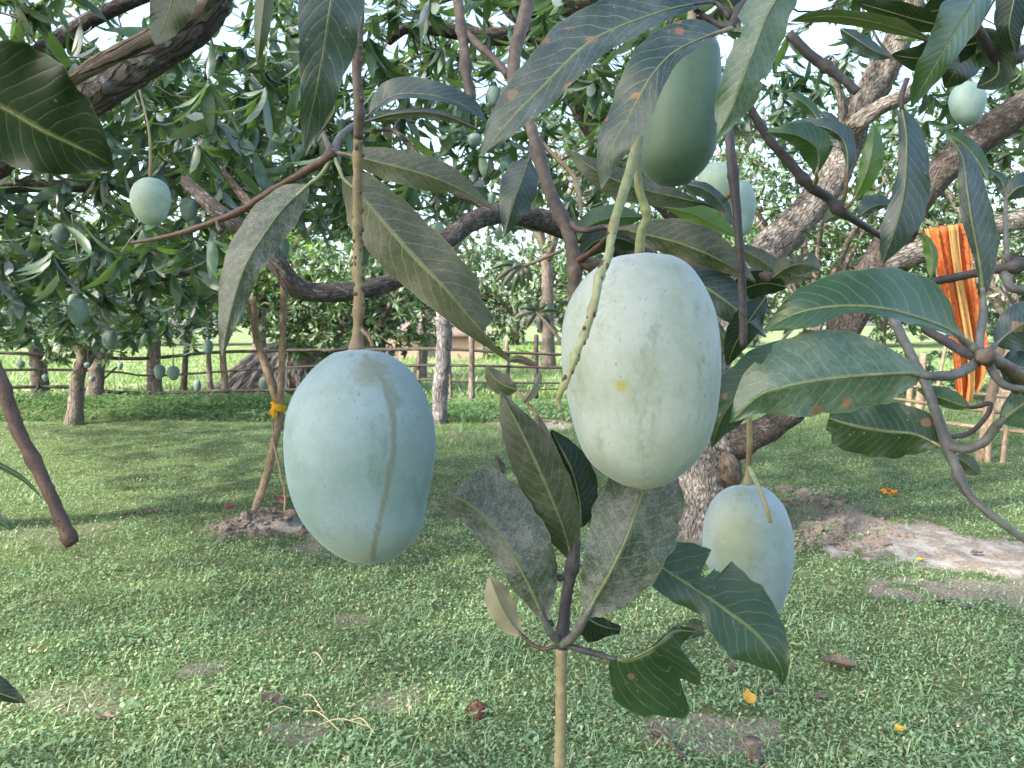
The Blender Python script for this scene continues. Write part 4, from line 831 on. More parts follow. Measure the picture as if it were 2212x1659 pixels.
# leaning sticks with a tie
T5 = ground_d(1120); sk = thing('stick_prop', GP(545, 1122), 'two thin crossed sticks propping a branch beside the left mango', 'stick prop')
tube('stick', [(541, 1128, T5, 8), (572, 1040, T5, 9), (590, 970, T5, 8.5), (604, 890, T5, 8), (610, 760, T5, 7.5), (612, 640, T5, 7), (610, 600, T5, 6)], BARK['stick'], sk, 34, 8, 0.08)
tube('stick', [(548, 640, T5 + .05, 6), (552, 720, T5 + .05, 8), (578, 800, T5 + .05, 9), (602, 880, T5 + .06, 9), (628, 950, T5 + .06, 9), (690, 1100, T5 + .4, 9)], BARK['stick'], sk, 34, 8, 0.08)
tube('stick', [(520, 560, T5 - .1, 4), (535, 650, T5 - .1, 4), (552, 730, T5, 4)], BARK['stick'], sk, 12, 6, 0.08)
def plain(name, col, rough=0.8, var=0.3, scale=40, tr=0):
    m = NT(name); n = m.noise(m.wpos(), scale, 4); b = m.bsdf(m.mix(n, tuple(c * (1 - var) for c in col), tuple(min(1, c * (1 + var)) for c in col)), rough, m.bump(n, 0.4, 0.004), 0.2)
    return m.done(m.translucent(b, col, tr) if tr else b)
YEL = plain('yellow_cloth', (0.62, 0.34, 0.03), tr=0.2)
tie = thing('yellow_tie', P(600, 880, T5 - .03), 'yellow cloth strip tied where the two sticks cross', 'tie')
for pts in ([(588, 868, T5 - .05, 5), (600, 884, T5 - .07, 6), (614, 886, T5 - .03, 5)], [(616, 880, T5 - .02, 4), (602, 878, T5 - .07, 7), (590, 886, T5 - .06, 6), (586, 898, T5 - .05, 3)], [(590, 872, T5 - .05, 3), (592, 890, T5 - .07, 5), (591, 905, T5 - .06, 2)], [(598, 886, T5 - .06, 3), (596, 900, T5 - .07, 2)]):
    tube('strip', pts, YEL, tie, 10, 6, 0.15)
tag(tube('string', [(588, 900, T5 - .06, 2.4), (593, 960, T5 - .05, 2.4), (606, 1020, T5 - .04, 2.4), (616, 1070, T5 - .03, 2.4), (614, 1118, T5 - .02, 2.4)], BARK['stick'], None, 20, 5, 0.05), 'thin tan cord hanging from the yellow tie to the soil', 'cord')

# ------------------------------------------------------------------ orange cloth hung over the limb
m = NT('orange_cloth'); uv = m.n('TexCoord').outputs['UV']; sp = m.n('SeparateXYZ'); m.set(sp.inputs[0], uv); u, v = sp.outputs[0], sp.outputs[1]
p = m.wpos(); vo = m.voro(uv, 1); vo.inputs['Scale'].default_value = 16
col = m.mix(m.ramp(m.noise(p, 15, 4), 0.42, 0.60), (0.36, 0.078, 0.018), (0.31, 0.115, 0.04))
col = m.mix(m.math('MULTIPLY', m.ramp(m.noise(p, 34, 3, 0.6), 0.53, 0.60), 0.75), col, (0.17, 0.025, 0.02))
col = m.mix(m.math('MULTIPLY', m.ramp(m.voro(p, 42).outputs['Distance'], 0.26, 0.18), 0.55), col, (0.40, 0.22, 0.06))
st = m.math('MULTIPLY', m.ramp(m.math('ABSOLUTE', m.math('SUBTRACT', u, 0.60)), 0.10, 0.085), m.ramp(m.math('ABSOLUTE', m.math('SUBTRACT', m.math('FRACT', m.math('MULTIPLY', u, 18)), 0.5)), 0.1, 0.2))
col = m.mix(st, col, (0.30, 0.22, 0.075))
st2_ = m.ramp(m.math('ABSOLUTE', m.math('SUBTRACT', u, 0.04)), 0.045, 0.035); col = m.mix(m.math('MULTIPLY', st2_, 0.6), col, (0.33, 0.22, 0.07))
st3 = m.ramp(m.math('ABSOLUTE', m.math('SUBTRACT', u, 0.93)), 0.04, 0.03); col = m.mix(m.math('MULTIPLY', st3, 0.4), col, (0.3, 0.2, 0.06))
CL = m.done(m.translucent(m.bsdf(col, 0.85, m.bump(m.noise(p, 300, 2), 0.3, 0.002), 0.2), (0.5, 0.12, 0.02), 0.2))
def cloth():
    nu, nv = 44, 46; V, UVs = [], []
    ctrl = [(-0.22, 2008, 2102), (-0.04, 1994, 2096), (0.0, 1992, 2096), (0.15, 2006, 2098), (0.35, 2026, 2104), (0.55, 2042, 2118), (0.75, 2056, 2132), (0.92, 2064, 2128), (1.0, 2068, 2116)]
    ct = np.array(ctrl); dl = 5.2
    for j in range(nv):
        t = -0.22 + 1.22 * j / (nv - 1); xl, xr = np.interp(t, ct[:, 0], ct[:, 1]), np.interp(t, ct[:, 0], ct[:, 2])
        for i in range(nu):
            s = i / (nu - 1); am = 0.017 + 0.02 * max(t, 0)
            fold = am * (math.sin(s * 17 + 1.6 * t) + 0.6 * math.sin(s * 38 + 4 * t + 1) + 0.3 * math.sin(s * 9 - 7 * t))
            x = xl + (xr - xl) * s + 4 * math.sin(s * 30 + t * 3)
            ylo = 865 - 70 * max(0, s - 0.55) - 10 * math.sin(s * 19) 
            ytop = 494 - 14 * s
            if t < 0: y = ytop - t * 420; d = dl + 0.10 + fold * .5
            elif t < 0.04: y = ytop; d = dl + 0.09 - 0.19 * t / 0.04
            else: y = ytop + (ylo - ytop) * (t - 0.04) / 0.96; d = dl - 0.10 + fold
            V.append(P(x, y, d)); UVs.append((s, 1 - t))
    Fs = [(j * nu + i, (j + 1) * nu + i, (j + 1) * nu + i + 1, j * nu + i + 1) for j in range(nv - 1) for i in range(nu - 1)]
    me = mesh('cloth', V, Fs); ul = me.uv_layers.new(name='UVMap')
    for l in me.loops: ul.data[l.index].uv = UVs[l.vertex_index]
    o = link('hanging_cloth', me, None, CL); tag(o, 'orange patterned cloth with yellow stripes hung over a pale limb at right', 'cloth')
cloth()

# ------------------------------------------------------------------ hero leaves
def leaf(parent, mid, a, b, mat, ka=0.45, kb=0.45, n=40, m_=9, wav=0.15, prof=None, cuts=(), curl=0.0, pet=None, petmat='olive', seed=0, petr=0.0017):
    """mid: (x, y, d) base to tip; a / b: half-widths in px on the (dy,-dx) side / the other, number or [(t, px)];
    ka / kb: how far each edge leans away (+) or towards (-) the camera per unit of half-width; cuts: (side, t0, t1, keep)"""
    s = smooth(mid, n); rgl = random.Random(int(mid[0][0] * 13 + mid[0][1] * 7 + seed)); t = np.linspace(0, 1, n)
    dx = np.gradient(s[:, 0]); dy = np.gradient(s[:, 1]); L = np.hypot(dx, dy) + 1e-9; nx_, ny_ = dy / L, -dx / L
    kk = np.ones(7) / 7
    nx_ = np.convolve(np.pad(nx_, 3, 'edge'), kk, 'valid'); ny_ = np.convolve(np.pad(ny_, 3, 'edge'), kk, 'valid')
    pf = np.clip(np.sin(np.pi * np.clip(t, 0, 1) ** 0.86), 0, 1) ** 0.78
    def wfn(w_, side):
        if isinstance(w_, (int, float)): h = pf * w_
        else:
            q = np.array(w_, float); h = np.interp(t, q[:, 0], q[:, 1]); h[1:-1] = np.convolve(h, [.25, .5, .25], 'same')[1:-1]
        h = h * (1 + 0.025 * np.sin(t * 31 + rgl.random() * 6) + 0.015 * np.sin(t * 67 + rgl.random() * 6)); 
        for sd, t0, t1, keep in cuts:
            if sd == side:
                i0 = (t >= t0) & (t <= t1); rag = np.array([keep + rgl.uniform(-.07, .07) for _ in range(n)])
                h[i0] = np.minimum(h[i0], h[i0] * np.clip(rag[i0], 0.02, 1))
        return h
    ka, kb = ka * 1.7, kb * 1.7
    ha, hb = wfn(a, 'a'), wfn(b, 'b'); ph = rgl.random() * 6; wl = 7 + 5 * rgl.random()
    V, UVs = [], []
    hm = max(ha.max(), hb.max())
    for i in range(n):
        x, y, d = s[i]
        for side, h, k in ((1, ha[i], ka), (-1, hb[i], kb)):
            js = range(m_, 0, -1) if side == 1 else range(0, m_ + 1)
            for j in js:
                f = j / m_; hh = h * f
                wv = wav * hm * math.sin(t[i] * wl * 2 + ph + side) * f ** 2 * 0.6
                dd = d * (1 + (k * (hh * (1 - 0.25 * f)) + wv + curl * hh * f) / F)
                V.append(P(x + nx_[i] * hh * side, y + ny_[i] * hh * side, dd)); UVs.append((t[i], 0.5 + 0.5 * f * side))
    W = 2 * m_ + 1
    Fs = [(i * W + k, i * W + k + 1, (i + 1) * W + k + 1, (i + 1) * W + k) for i in range(n - 1) for k in range(W - 1)]
    me = mesh('leaf', V, Fs); ul = me.uv_layers.new(name='UVMap'); uvf = np.array(UVs, np.float32)
    li = np.zeros(len(me.loops), np.int32); me.loops.foreach_get('vertex_index', li); ul.data.foreach_set('uv', uvf[li].ravel())
    o = link('leaf', me, parent, LM[mat])
    # leaf stalk, and a low midrib running on from it
    r0 = petr
    if pet:
        pts = [(*P(*q), r0) for q in pet] + [(*P(*s[0]), r0 * .8), (*P(*s[max(2, n // 12)]), r0 * .5)]
        tube('leaf_stalk', pts, TW[petmat], o, max(16, len(pts) * 5), 8, 0.03, True)
    pts = [(*P(s[i, 0], s[i, 1], s[i, 2]), r0 * (0.42 - 0.34 * t[i])) for i in range(0, n - 2, 3)]
    tube('midrib', pts, TW['rib'], o, max(20, len(pts) * 3), 6, 0.02, True)
    return o
def spray(loc, label, group='leafy mango twigs close to the camera', name='mango_twig'):
    return thing(name, P(*loc), label, 'twig', group)

# left edge leaf
s = spray((-60, 200, .3), 'huge dark mango leaf poking in from the upper left edge')
leaf(s, [(-170, 150, .30), (-60, 200, .30), (20, 240, .30), (90, 281, .30), (160, 314, .302), (213, 340, .305), (246, 362, .31)], [(0, 10), (.15, 90), (.3, 140), (.5, 150), (.62, 132), (.75, 105), (.87, 62), (.93, 30), (1, 4)], [(0, 10), (.15, 70), (.3, 100), (.5, 105), (.7, 86), (.82, 62), (.92, 42), (1, 6)], 'dark', -0.7, 0.6, n=60, petmat='green')
tube('twig', [(-300, 100, .3, 12), (-240, 120, .3, 12), (-170, 150, .30, 8)], TW['dark'], s)
# top left limb
s = spray((300, 120, 1.1), 'thick cut limb with a thinner twig across it at upper left', 'thick branches close to the camera', 'mango_limb')
s['category'] = 'branch'
tube('limb', [(470, -60, 1.2, 46), (440, 20, 1.2, 45), (395, 75, 1.2, 41), (330, 120, 1.2, 38), (260, 170, 1.2, 37), (195, 215, 1.2, 36), (120, 262, 1.2, 34), (20, 330, 1.2, 32), (-120, 420, 1.2, 30)], BARK['dark'], s, 44, 18, 0.05)
tube('twig', [(520, -60, .8, 17), (430, 15, .8, 17), (330, 78, .8, 17), (240, 122, .8, 17), (160, 168, .8, 15), (60, 225, .8, 14), (-60, 290, .8, 14)], BARK['mid'], s, 40, 12, 0.05)
tube('knot', [(222, 196, 1.17, 6), (228, 190, 1.155, 17), (232, 190, 1.145, 12)], BARK['dark'], s, 8, 12, 0.1)
leaf(s, [(395, -90, .55), (378, -20, .55), (355, 50, .56), (333, 98, .57)], 52, 46, 'dark', -.3, .5, pet=[(430, -120, .55), (405, -105, .55)])
leaf(s, [(574, -90, .5), (570, 0, .5), (562, 80, .5), (556, 142, .51)], 22, 18, 'olive', pet=[(590, -120, .5)])
# hanging leaf beside the stalk of the left mango
s = spray((735, -120, .45), 'single long leaf hanging from the top, left of the left mango stalk')
leaf(s, [(742, -150, .42), (726, -60, .42), (712, 20, .42), (700, 100, .425), (684, 190, .43), (668, 265, .44), (657, 342, .45)], [(0, 4), (.12, 50), (.3, 72), (.5, 70), (.63, 52), (.75, 44), (.86, 30), (.95, 10), (1, 1)], [(0, 4), (.12, 50), (.3, 73), (.5, 56), (.65, 41), (.8, 24), (.92, 10), (1, 1)], 'blue', 0.25, -0.15, n=56)
leaf(s, [(724, 210, .45), (722, 240, .452), (700, 275, .455), (664, 322, .458)], 3, 24, 'dark', 0.4, 0.4)
tube('twig', [(800, -260, .45, 9), (765, -190, .43, 8), (742, -150, .42, 5)], TW['dark'], s)
# spray with the two large brown-green leaves
s = spray((715, 325, .66), 'reddish twig with five long dusty leaves behind the left mango stalk')
tube('twig', [(720, 330, .66, 13), (700, 345, .66, 9), (660, 370, .67, 8), (590, 410, .69, 7.5), (520, 455, .71, 7), (470, 475, .73, 6.5), (400, 500, .76, 5.5), (340, 515, .79, 4.5), (285, 524, .82, 4)], TW['red'], s, 44, 8, 0.09, nodes=((.16, .4), (.5, .3), (.72, .3)))
tube('twig', [(470, 472, .73, 5), (472, 490, .725, 5), (478, 500, .72, 6)], TW['red'], s, 8, 7)
tube('twig', [(698, 285, .69, 5), (705, 305, .67, 6), (716, 326, .66, 10)], TW['brown'], s, 8, 8)
tube('twig', [(720, 332, .66, 11), (735, 295, .68, 8), (770, 268, .7, 7), (800, 255, .72, 6)], TW['grey'], s, 14, 8, .05)
leaf(s, [(667, 398, .66), (635, 428, .655), (600, 465, .65), (562, 520, .645), (532, 570, .642), (510, 632, .645), (492, 705, .65), (480, 772, .66)], [(0, 3), (.08, 32), (.2, 43), (.4, 42), (.55, 35), (.7, 30), (.85, 15), (1, 1)], [(0, 3), (.1, 38), (.25, 52), (.4, 54), (.58, 45), (.72, 33), (.88, 17), (1, 1)], 'grey', .3, .5, n=60, pet=[(718, 335, .66), (695, 375, .66)], petmat='green')
leaf(s, [(742, 386, .66), (785, 427, .655), (840, 492, .65), (900, 560, .645), (960, 622, .64), (1020, 692, .645), (1096, 779, .655)], [(0, 5), (.06, 46), (.15, 56), (.3, 68), (.5, 74), (.65, 66), (.78, 42), (.85, 40), (.93, 14), (1, 1)], [(0, 5), (.05, 30), (.15, 62), (.3, 68), (.5, 60), (.7, 44), (.85, 24), (.94, 10), (1, 1)], 'dusty', .25, .4, n=80, cuts=(('a', .845, .925, .12), ('a', .925, .95, .6)), pet=[(722, 338, .66), (735, 370, .66)], petmat='green')
leaf(s, [(752, 334, .66), (800, 346, .655), (860, 361, .65), (930, 381, .65), (1000, 412, .655), (1067, 453, .66)], [(0, 4), (.1, 26), (.3, 38), (.5, 42), (.7, 34), (.88, 14), (1, 1)], [(0, 4), (.1, 22), (.25, 33), (.45, 36), (.62, 30), (.72, 12), (.88, 7), (1, 1)], 'dusty', .35, .3, n=56, pet=[(724, 330, .66), (740, 332, .66)], petmat='olive')
leaf(s, [(795, 250, .70), (826, 222, .69), (856, 205, .685), (905, 203, .68), (960, 212, .68), (1010, 232, .69), (1052, 266, .70)], [(0, 3), (.1, 22), (.25, 38), (.45, 36), (.65, 28), (.85, 22), (1, 2)], [(0, 2), (.2, 10), (.5, 10), (.8, 8), (1, 1)], 'blue', .35, -.9, n=50, pet=[(785, 262, .705)], petmat='grey')
leaf(s, [(793, 262, .70), (845, 247, .69), (910, 242, .69), (970, 252, .69), (1040, 283, .70)], 9, 14, 'grey', 1.2, .9, n=40, pet=[(760, 275, .70)], petmat='grey')
# brown upright branch with side twigs and the leaves behind the largest mango
s = spray((1150, 300, .85), 'brown upright branch with leaves, behind and left of the largest mango', 'thick branches close to the camera', 'mango_branch'); s['category'] = 'branch'
tube('branch', [(1150, -60, .95, 14), (1132, 40, .93, 15), (1113, 110, .92, 14), (1112, 190, .91, 14), (1145, 270, .9, 13), (1168, 350, .89, 14), (1190, 420, .88, 14), (1222, 490, .87, 14), (1240, 560, .86, 15), (1240, 640, .86, 12), (1238, 700, .86, 10)], TW['brown'], s, 70, 12, .05, nodes=((.33, .25), (.52, .25), (.7, .3), (.86, .3)))
tube('branch', [(1240, 566, .86, 14), (1300, 573, .86, 13), (1380, 574, .86, 12), (1490, 579, .85, 12), (1560, 582, .84, 12), (1665, 600, .83, 12)], TW['brown'], s, 50, 12, .05, nodes=((.09, .3), (.58, .25), (.7, .25)))
tube('twig', [(1240, 566, .86, 9), (1270, 550, .84, 7), (1300, 525, .8, 6), (1314, 510, .78, 5)], TW['red'], s, 12, 8)
tube('branch', [(985, -40, .98, 11), (994, 40, .97, 11), (1003, 110, .96, 11), (1008, 165, .95, 11), (1018, 214, .94, 9)], TW['brown'], s, 30, 10, .07, nodes=((.4, .3), (.72, .5)))
tube('twig', [(998, 58, .97, 8), (1030, 95, .96, 9), (1070, 130, .95, 8), (1098, 163, .93, 9)], TW['brown'], s, 20, 9, .06)
tube('twig', [(1216, 470, .88, 8), (1245, 492, .86, 7), (1268, 498, .85, 6), (1310, 490, .85, 6), (1345, 497, .84, 4)], TW['brown'], s, 24, 8, .06)
tube('twig', [(1255, 470, .86, 4), (1253, 430, .87, 5), (1238, 380, .88, 5), (1200, 340, .89, 5), (1172, 310, .9, 6)], TW['olive'], s, 20, 8, .06)
leaf(s, [(1143, 342, .84), (1128, 385, .83), (1108, 440, .825), (1090, 512, .83)], [(0, 3), (.15, 30), (.35, 42), (.6, 38), (.85, 15), (1, 1)], [(0, 3), (.12, 34), (.3, 42), (.55, 34), (.8, 17), (1, 1)], 'blue', .4, .3, pet=[(1148, 318, .88), (1146, 330, .86)], petmat='brown')
leaf(s, [(1520, 440, .80), (1460, 426, .79), (1400, 412, .785), (1340, 393, .78), (1280, 362, .78), (1222, 322, .79)], [(0, 3), (.15, 22), (.4, 32), (.65, 38), (.85, 22), (1, 1)], [(0, 3), (.2, 18), (.5, 30), (.75, 24), (1, 1)], 'dusty', .3, .4, pet=[(1560, 455, .82)], petmat='dark')
leaf(s, [(1440, 448, .84), (1490, 462, .835), (1540, 485, .83), (1592, 512, .83)], [(0, 5), (.2, 34), (.5, 40), (.8, 22), (1, 2)], [(0, 4), (.25, 16), (.6, 18), (1, 1)], 'fresh', .2, .3, pet=[(1410, 440, .85)])
leaf(s, [(1470, 395, .80), (1520, 408, .79), (1560, 440, .79), (1586, 490, .79)], [(0, 2), (.3, 15), (.7, 13), (1, 1)], [(0, 3), (.25, 20), (.6, 22), (1, 2)], 'blue', .5, .4)
leaf(s, [(1335, 495, .80), (1400, 508, .79), (1480, 530, .78), (1560, 565, .78), (1632, 610, .79)], [(0, 3), (.15, 26), (.35, 50), (.6, 56), (.85, 28), (1, 2)], [(0, 3), (.2, 26), (.5, 34), (.8, 18), (1, 1)], 'dusty', .3, .4, pet=[(1310, 490, .82)], petmat='brown')
leaf(s, [(1452, 585, .82), (1510, 612, .80), (1570, 652, .79), (1620, 695, .79), (1655, 728, .80)], [(0, 4), (.2, 36), (.5, 48), (.8, 24), (1, 2)], [(0, 4), (.2, 30), (.5, 42), (.8, 24), (1, 2)], 'blue', .4, .3, pet=[(1400, 575, .85)], petmat='brown')
leaf(s, [(1545, 690, .84), (1562, 725, .84), (1585, 750, .84), (1610, 772, .84)], 10, 26, 'olive', .4, .4)
leaf(s, [(1690, 735, .72), (1645, 790, .71), (1600, 845, .70), (1560, 900, .70), (1538, 965, .71)], [(0, 3), (.2, 44), (.5, 60), (.75, 40), (1, 2)], [(0, 3), (.2, 40), (.5, 52), (.75, 36), (1, 2)], 'dgreen', .35, .35, pet=[(1720, 700, .74)])
leaf(s, [(1590, 530, .9), (1640, 560, .89), (1690, 590, .89), (1760, 600, .9)], 24, 26, 'dusty', .4, .3)
leaf(s, [(1250, 520, .93), (1270, 490, .93), (1320, 470, .93), (1390, 468, .93)], 30, 34, 'green', .3, .3)
leaf(s, [(1245, 560, .9), (1290, 520, .9), (1340, 515, .9), (1400, 540, .9)], 24, 30, 'dark', .3, .3)
leaf(s, [(1655, 640, .80), (1620, 690, .79), (1590, 740, .79), (1570, 790, .80)], 30, 34, 'dark', .4, -.2)
leaf(s, [(1700, 620, .84), (1650, 612, .83), (1600, 628, .83), (1556, 660, .84)], 28, 30, 'dark', .4, -.2)
leaf(s, [(1668, 600, .80), (1700, 578, .79), (1735, 570, .79), (1770, 580, .80)], [(0, 4), (.3, 26), (.6, 18), (.8, 28), (1, 8)], [(0, 4), (.3, 22), (.7, 24), (1, 6)], 'dusty', .4, .3, cuts=(('a', .42, .5, .3), ('a', .66, .72, .4)))
leaf(s, [(1640, 850, .80), (1600, 880, .79), (1565, 915, .79), (1545, 955, .80)], 26, 30, 'dark', .4, .1)
# thin dark twig holding the pair of mangoes
s = spray((1575, 250, .75), 'thin dark upright twig in front of a pair of pale mangoes')
tube('twig', [(1566, 200, .78, 8), (1575, 290, .76, 10), (1583, 370, .76, 11), (1590, 440, .76, 10), (1597, 520, .76, 9), (1603, 620, .77, 9), (1606, 750, .78, 8)], TW['dark'], s, 50, 10, .05, nodes=((.32, .2), (.6, .2)))
tube('twig', [(1590, 410, .76, 6), (1572, 425, .8, 6), (1556, 440, .9, 5)], TW['olive'], s, 10, 8)
# cluster over the shaded mango
s = spray((1575, 45, .5), 'twig tip at top centre with three large spotted leaves over the shaded mango')
tube('twig', [(1640, -60, .52, 13), (1615, 0, .51, 12), (1590, 40, .5, 13), (1578, 58, .5, 11), (1545, 50, .5, 7), (1500, 20, .5, 5)], TW['dark'], s, 30, 10, .08, nodes=((.4, .3), (.6, .4)))
tube('twig', [(1585, 55, .5, 10), (1600, 66, .495, 8), (1612, 60, .49, 6)], TW['brown'], s, 10, 8, .1)
leaf(s, [(1540, 5, .50), (1480, 12, .49), (1420, 28, .48), (1320, 66, .47), (1256, 105, .465), (1173, 187, .46), (1106, 255, .46), (1043, 333, .47)], [(0, 5), (.12, 45), (.3, 72), (.5, 80), (.65, 66), (.8, 52), (.92, 34), (1, 3)][:0] or [(0, 4), (.15, 20), (.35, 36), (.55, 42), (.75, 38), (.9, 24), (1, 3)], [(0, 5), (.12, 45), (.3, 66), (.5, 74), (.65, 66), (.8, 54), (.92, 32), (1, 3)], 'spot', -.6, .45, n=70, pet=[(1575, 40, .5), (1560, 18, .5)], petmat='dark')
leaf(s, [(1560, 68, .47), (1523, 80, .46), (1456, 113, .45), (1406, 167, .44), (1366, 240, .44), (1323, 317, .44), (1299, 408, .45)], [(0, 3), (.12, 14), (.3, 26), (.5, 40), (.65, 44), (.8, 34), (.92, 14), (1, 1)], [(0, 4), (.1, 46), (.25, 62), (.42, 60), (.6, 48), (.78, 36), (.92, 18), (1, 1)], 'spot', -.5, .45, n=66, pet=[(1580, 62, .48)], petmat='olive')
leaf(s, [(1712, -70, .44), (1690, -20, .44), (1660, 27, .44), (1627, 110, .44), (1601, 177, .44), (1576, 245, .445), (1546, 298, .45)], [(0, 4), (.15, 40), (.35, 52), (.55, 50), (.75, 44), (.9, 20), (1, 8)], [(0, 4), (.2, 50), (.38, 60), (.5, 46), (.68, 44), (.85, 36), (.95, 16), (1, 3)], 'pale', .3, .3, n=60, cuts=(('b', .36, .46, .72), ('b', .93, 1, .6), ('a', .6, .64, .8)), pet=[(1725, -110, .44)], petmat='green')
leaf(s, [(1570, 66, .485), (1610, 72, .48), (1640, 100, .48)], 8, 16, 'green', .4, .4)
leaf(s, [(1590, 30, .53), (1560, -20, .53), (1520, -60, .53)], 30, 34, 'dark', .4, .4)
# dark cluster upper right
s = spray((2110, 40, .42), 'dark overlapping leaves at upper right above the pale round mango')
tube('twig', [(2260, 60, .5, 13), (2190, 130, .5, 13), (2150, 120, .5, 12), (2110, 60, .48, 11), (2095, 20, .47, 8)], TW['dark'], s, 24, 10, .07)
leaf(s, [(2130, -60, .42), (2106, 0, .41), (2060, 73, .405), (2019, 143, .405), (1968, 232, .41)], [(0, 8), (.15, 58), (.35, 66), (.55, 52), (.75, 36), (.9, 18), (1, 1)][:0] or [(0, 4), (.15, 34), (.35, 40), (.55, 32), (.75, 24), (.9, 12), (1, 1)], [(0, 6), (.15, 50), (.35, 56), (.55, 40), (.75, 36), (.9, 22), (1, 1)], 'green', .7, -.6, n=56, pet=[(2150, -90, .43)])
leaf(s, [(2060, 60, .5), (1990, 45, .5), (1920, 25, .5), (1846, 4, .51)], 26, 30, 'dark', .8, -.8, pet=[(2100, 60, .49)])
leaf(s, [(2010, 88, .46), (1940, 62, .455), (1850, 40, .45), (1780, 35, .45), (1708, 46, .46)], [(0, 3), (.3, 16), (.6, 18), (.85, 12), (1, 1)], [(0, 3), (.25, 22), (.6, 16), (.9, 12), (1, 1)], 'olive', .8, -.8, pet=[(2080, 80, .47)], petmat='dark')
leaf(s, [(2120, 90, .52), (2060, 105, .52), (1990, 125, .52), (1925, 118, .53)], 40, 36, 'dark', .8, -.8)
leaf(s, [(2120, 60, .50), (2150, 110, .5), (2155, 160, .5), (2110, 190, .5)], 40, 46, 'dark', -.8, .8)
leaf(s, [(2130, 60, .52), (2090, 110, .53), (2060, 160, .53), (2040, 190, .54)], 46, 46, 'dark', .8, -.8)
leaf(s, [(1990, 30, .55), (2050, 20, .55), (2110, 40, .55)], 34, 34, 'dark', -.8, .8)
leaf(s, [(2200, -60, .48), (2190, 0, .48), (2180, 60, .48), (2195, 120, .49)], 36, 36, 'dark', .3, .4)
leaf(s, [(1815, 62, .6), (1850, 85, .6), (1890, 110, .6), (1927, 124, .6)], 18, 26, 'blue', .4, .3)
leaf(s, [(2212, 20, .55), (2180, 90, .55), (2190, 140, .56)], 20, 24, 'green', .4, .3)
# dark slanting twig with curled leaves
s = spray((1750, 400, .62), 'dark slanting twig at right with curled green leaves near its end')
tube('twig', [(1590, 170, .60, 9), (1605, 205, .60, 9), (1660, 298, .61, 9.5), (1705, 350, .615, 10), (1750, 402, .62, 11), (1790, 428, .63, 10), (1815, 454, .635, 12), (1850, 478, .65, 8), (1905, 512, .67, 7)], TW['dark'], s, 56, 10, .06, nodes=((.55, .3), (.76, .5)))
tube('twig', [(1703, 72, .75, 10), (1745, 115, .75, 11), (1792, 150, .75, 11), (1830, 178, .75, 9), (1853, 198, .75, 9)], TW['dark'], s, 24, 9, .08, nodes=((.55, .4),))
leaf(s, [(1763, 375, .60), (1769, 345, .595), (1762, 318, .59), (1735, 298, .585), (1700, 288, .58), (1655, 285, .585)], [(0, 3), (.15, 34), (.35, 40), (.55, 26), (.8, 14), (1, 1)], [(0, 3), (.15, 14), (.35, 40), (.55, 36), (.8, 18), (1, 1)], 'green', .5, .3, pet=[(1752, 402, .62), (1764, 390, .61)], petmat='olive')
leaf(s, [(1828, 375, .62), (1832, 340, .62), (1820, 300, .62), (1790, 278, .62), (1740, 268, .63), (1692, 268, .64)], [(0, 2), (.2, 10), (.5, 12), (1, 1)], [(0, 3), (.2, 18), (.4, 28), (.65, 18), (1, 1)], 'blue', .6, .5, pet=[(1818, 440, .635), (1828, 410, .625)], petmat='olive')
leaf(s, [(1770, 262, .66), (1750, 235, .66), (1725, 215, .66), (1698, 200, .67)], 20, 16, 'green', .4, .4)
leaf(s, [(1812, 300, .66), (1795, 262, .66), (1770, 240, .67)], 12, 16, 'blue', .4, .4)
leaf(s, [(1842, 434, .62), (1858, 405, .615), (1874, 365, .61), (1885, 315, .61), (1886, 262, .62)], [(0, 2), (.2, 12), (.5, 22), (.8, 14), (1, 1)], [(0, 2), (.2, 20), (.5, 30), (.8, 20), (1, 1)], 'fresh', .4, .4, pet=[(1818, 452, .635), (1832, 445, .625)], petmat='olive')
leaf(s, [(1855, 468, .66), (1878, 450, .66), (1905, 442, .66), (1930, 446, .66)], 26, 12, 'blue', .4, .3, pet=[(1835, 470, .65)], petmat='dark')
leaf(s, [(1832, 462, .68), (1800, 468, .68), (1776, 482, .68)], 10, 20, 'olive', .3, .3)
# long dark-blue leaf
s = spray((1950, 232, .5), 'single long blue-green leaf hanging vertically at right, above the cloth')
tube('twig', [(1960, 170, .5, 6), (1948, 205, .5, 6), (1948, 236, .5, 5)], TW['dark'], s, 10, 8)
leaf(s, [(1948, 234, .50), (1957, 285, .495), (1958, 340, .49), (1955, 395, .49), (1945, 450, .49), (1928, 510, .492), (1907, 568, .50)], [(0, 6), (.12, 32), (.3, 48), (.5, 56), (.68, 54), (.84, 34), (.94, 14), (1, 2)], [(0, 6), (.12, 16), (.35, 18), (.6, 26), (.8, 30), (.92, 18), (1, 1)], 'blue', .4, .35, n=56, petmat='green')
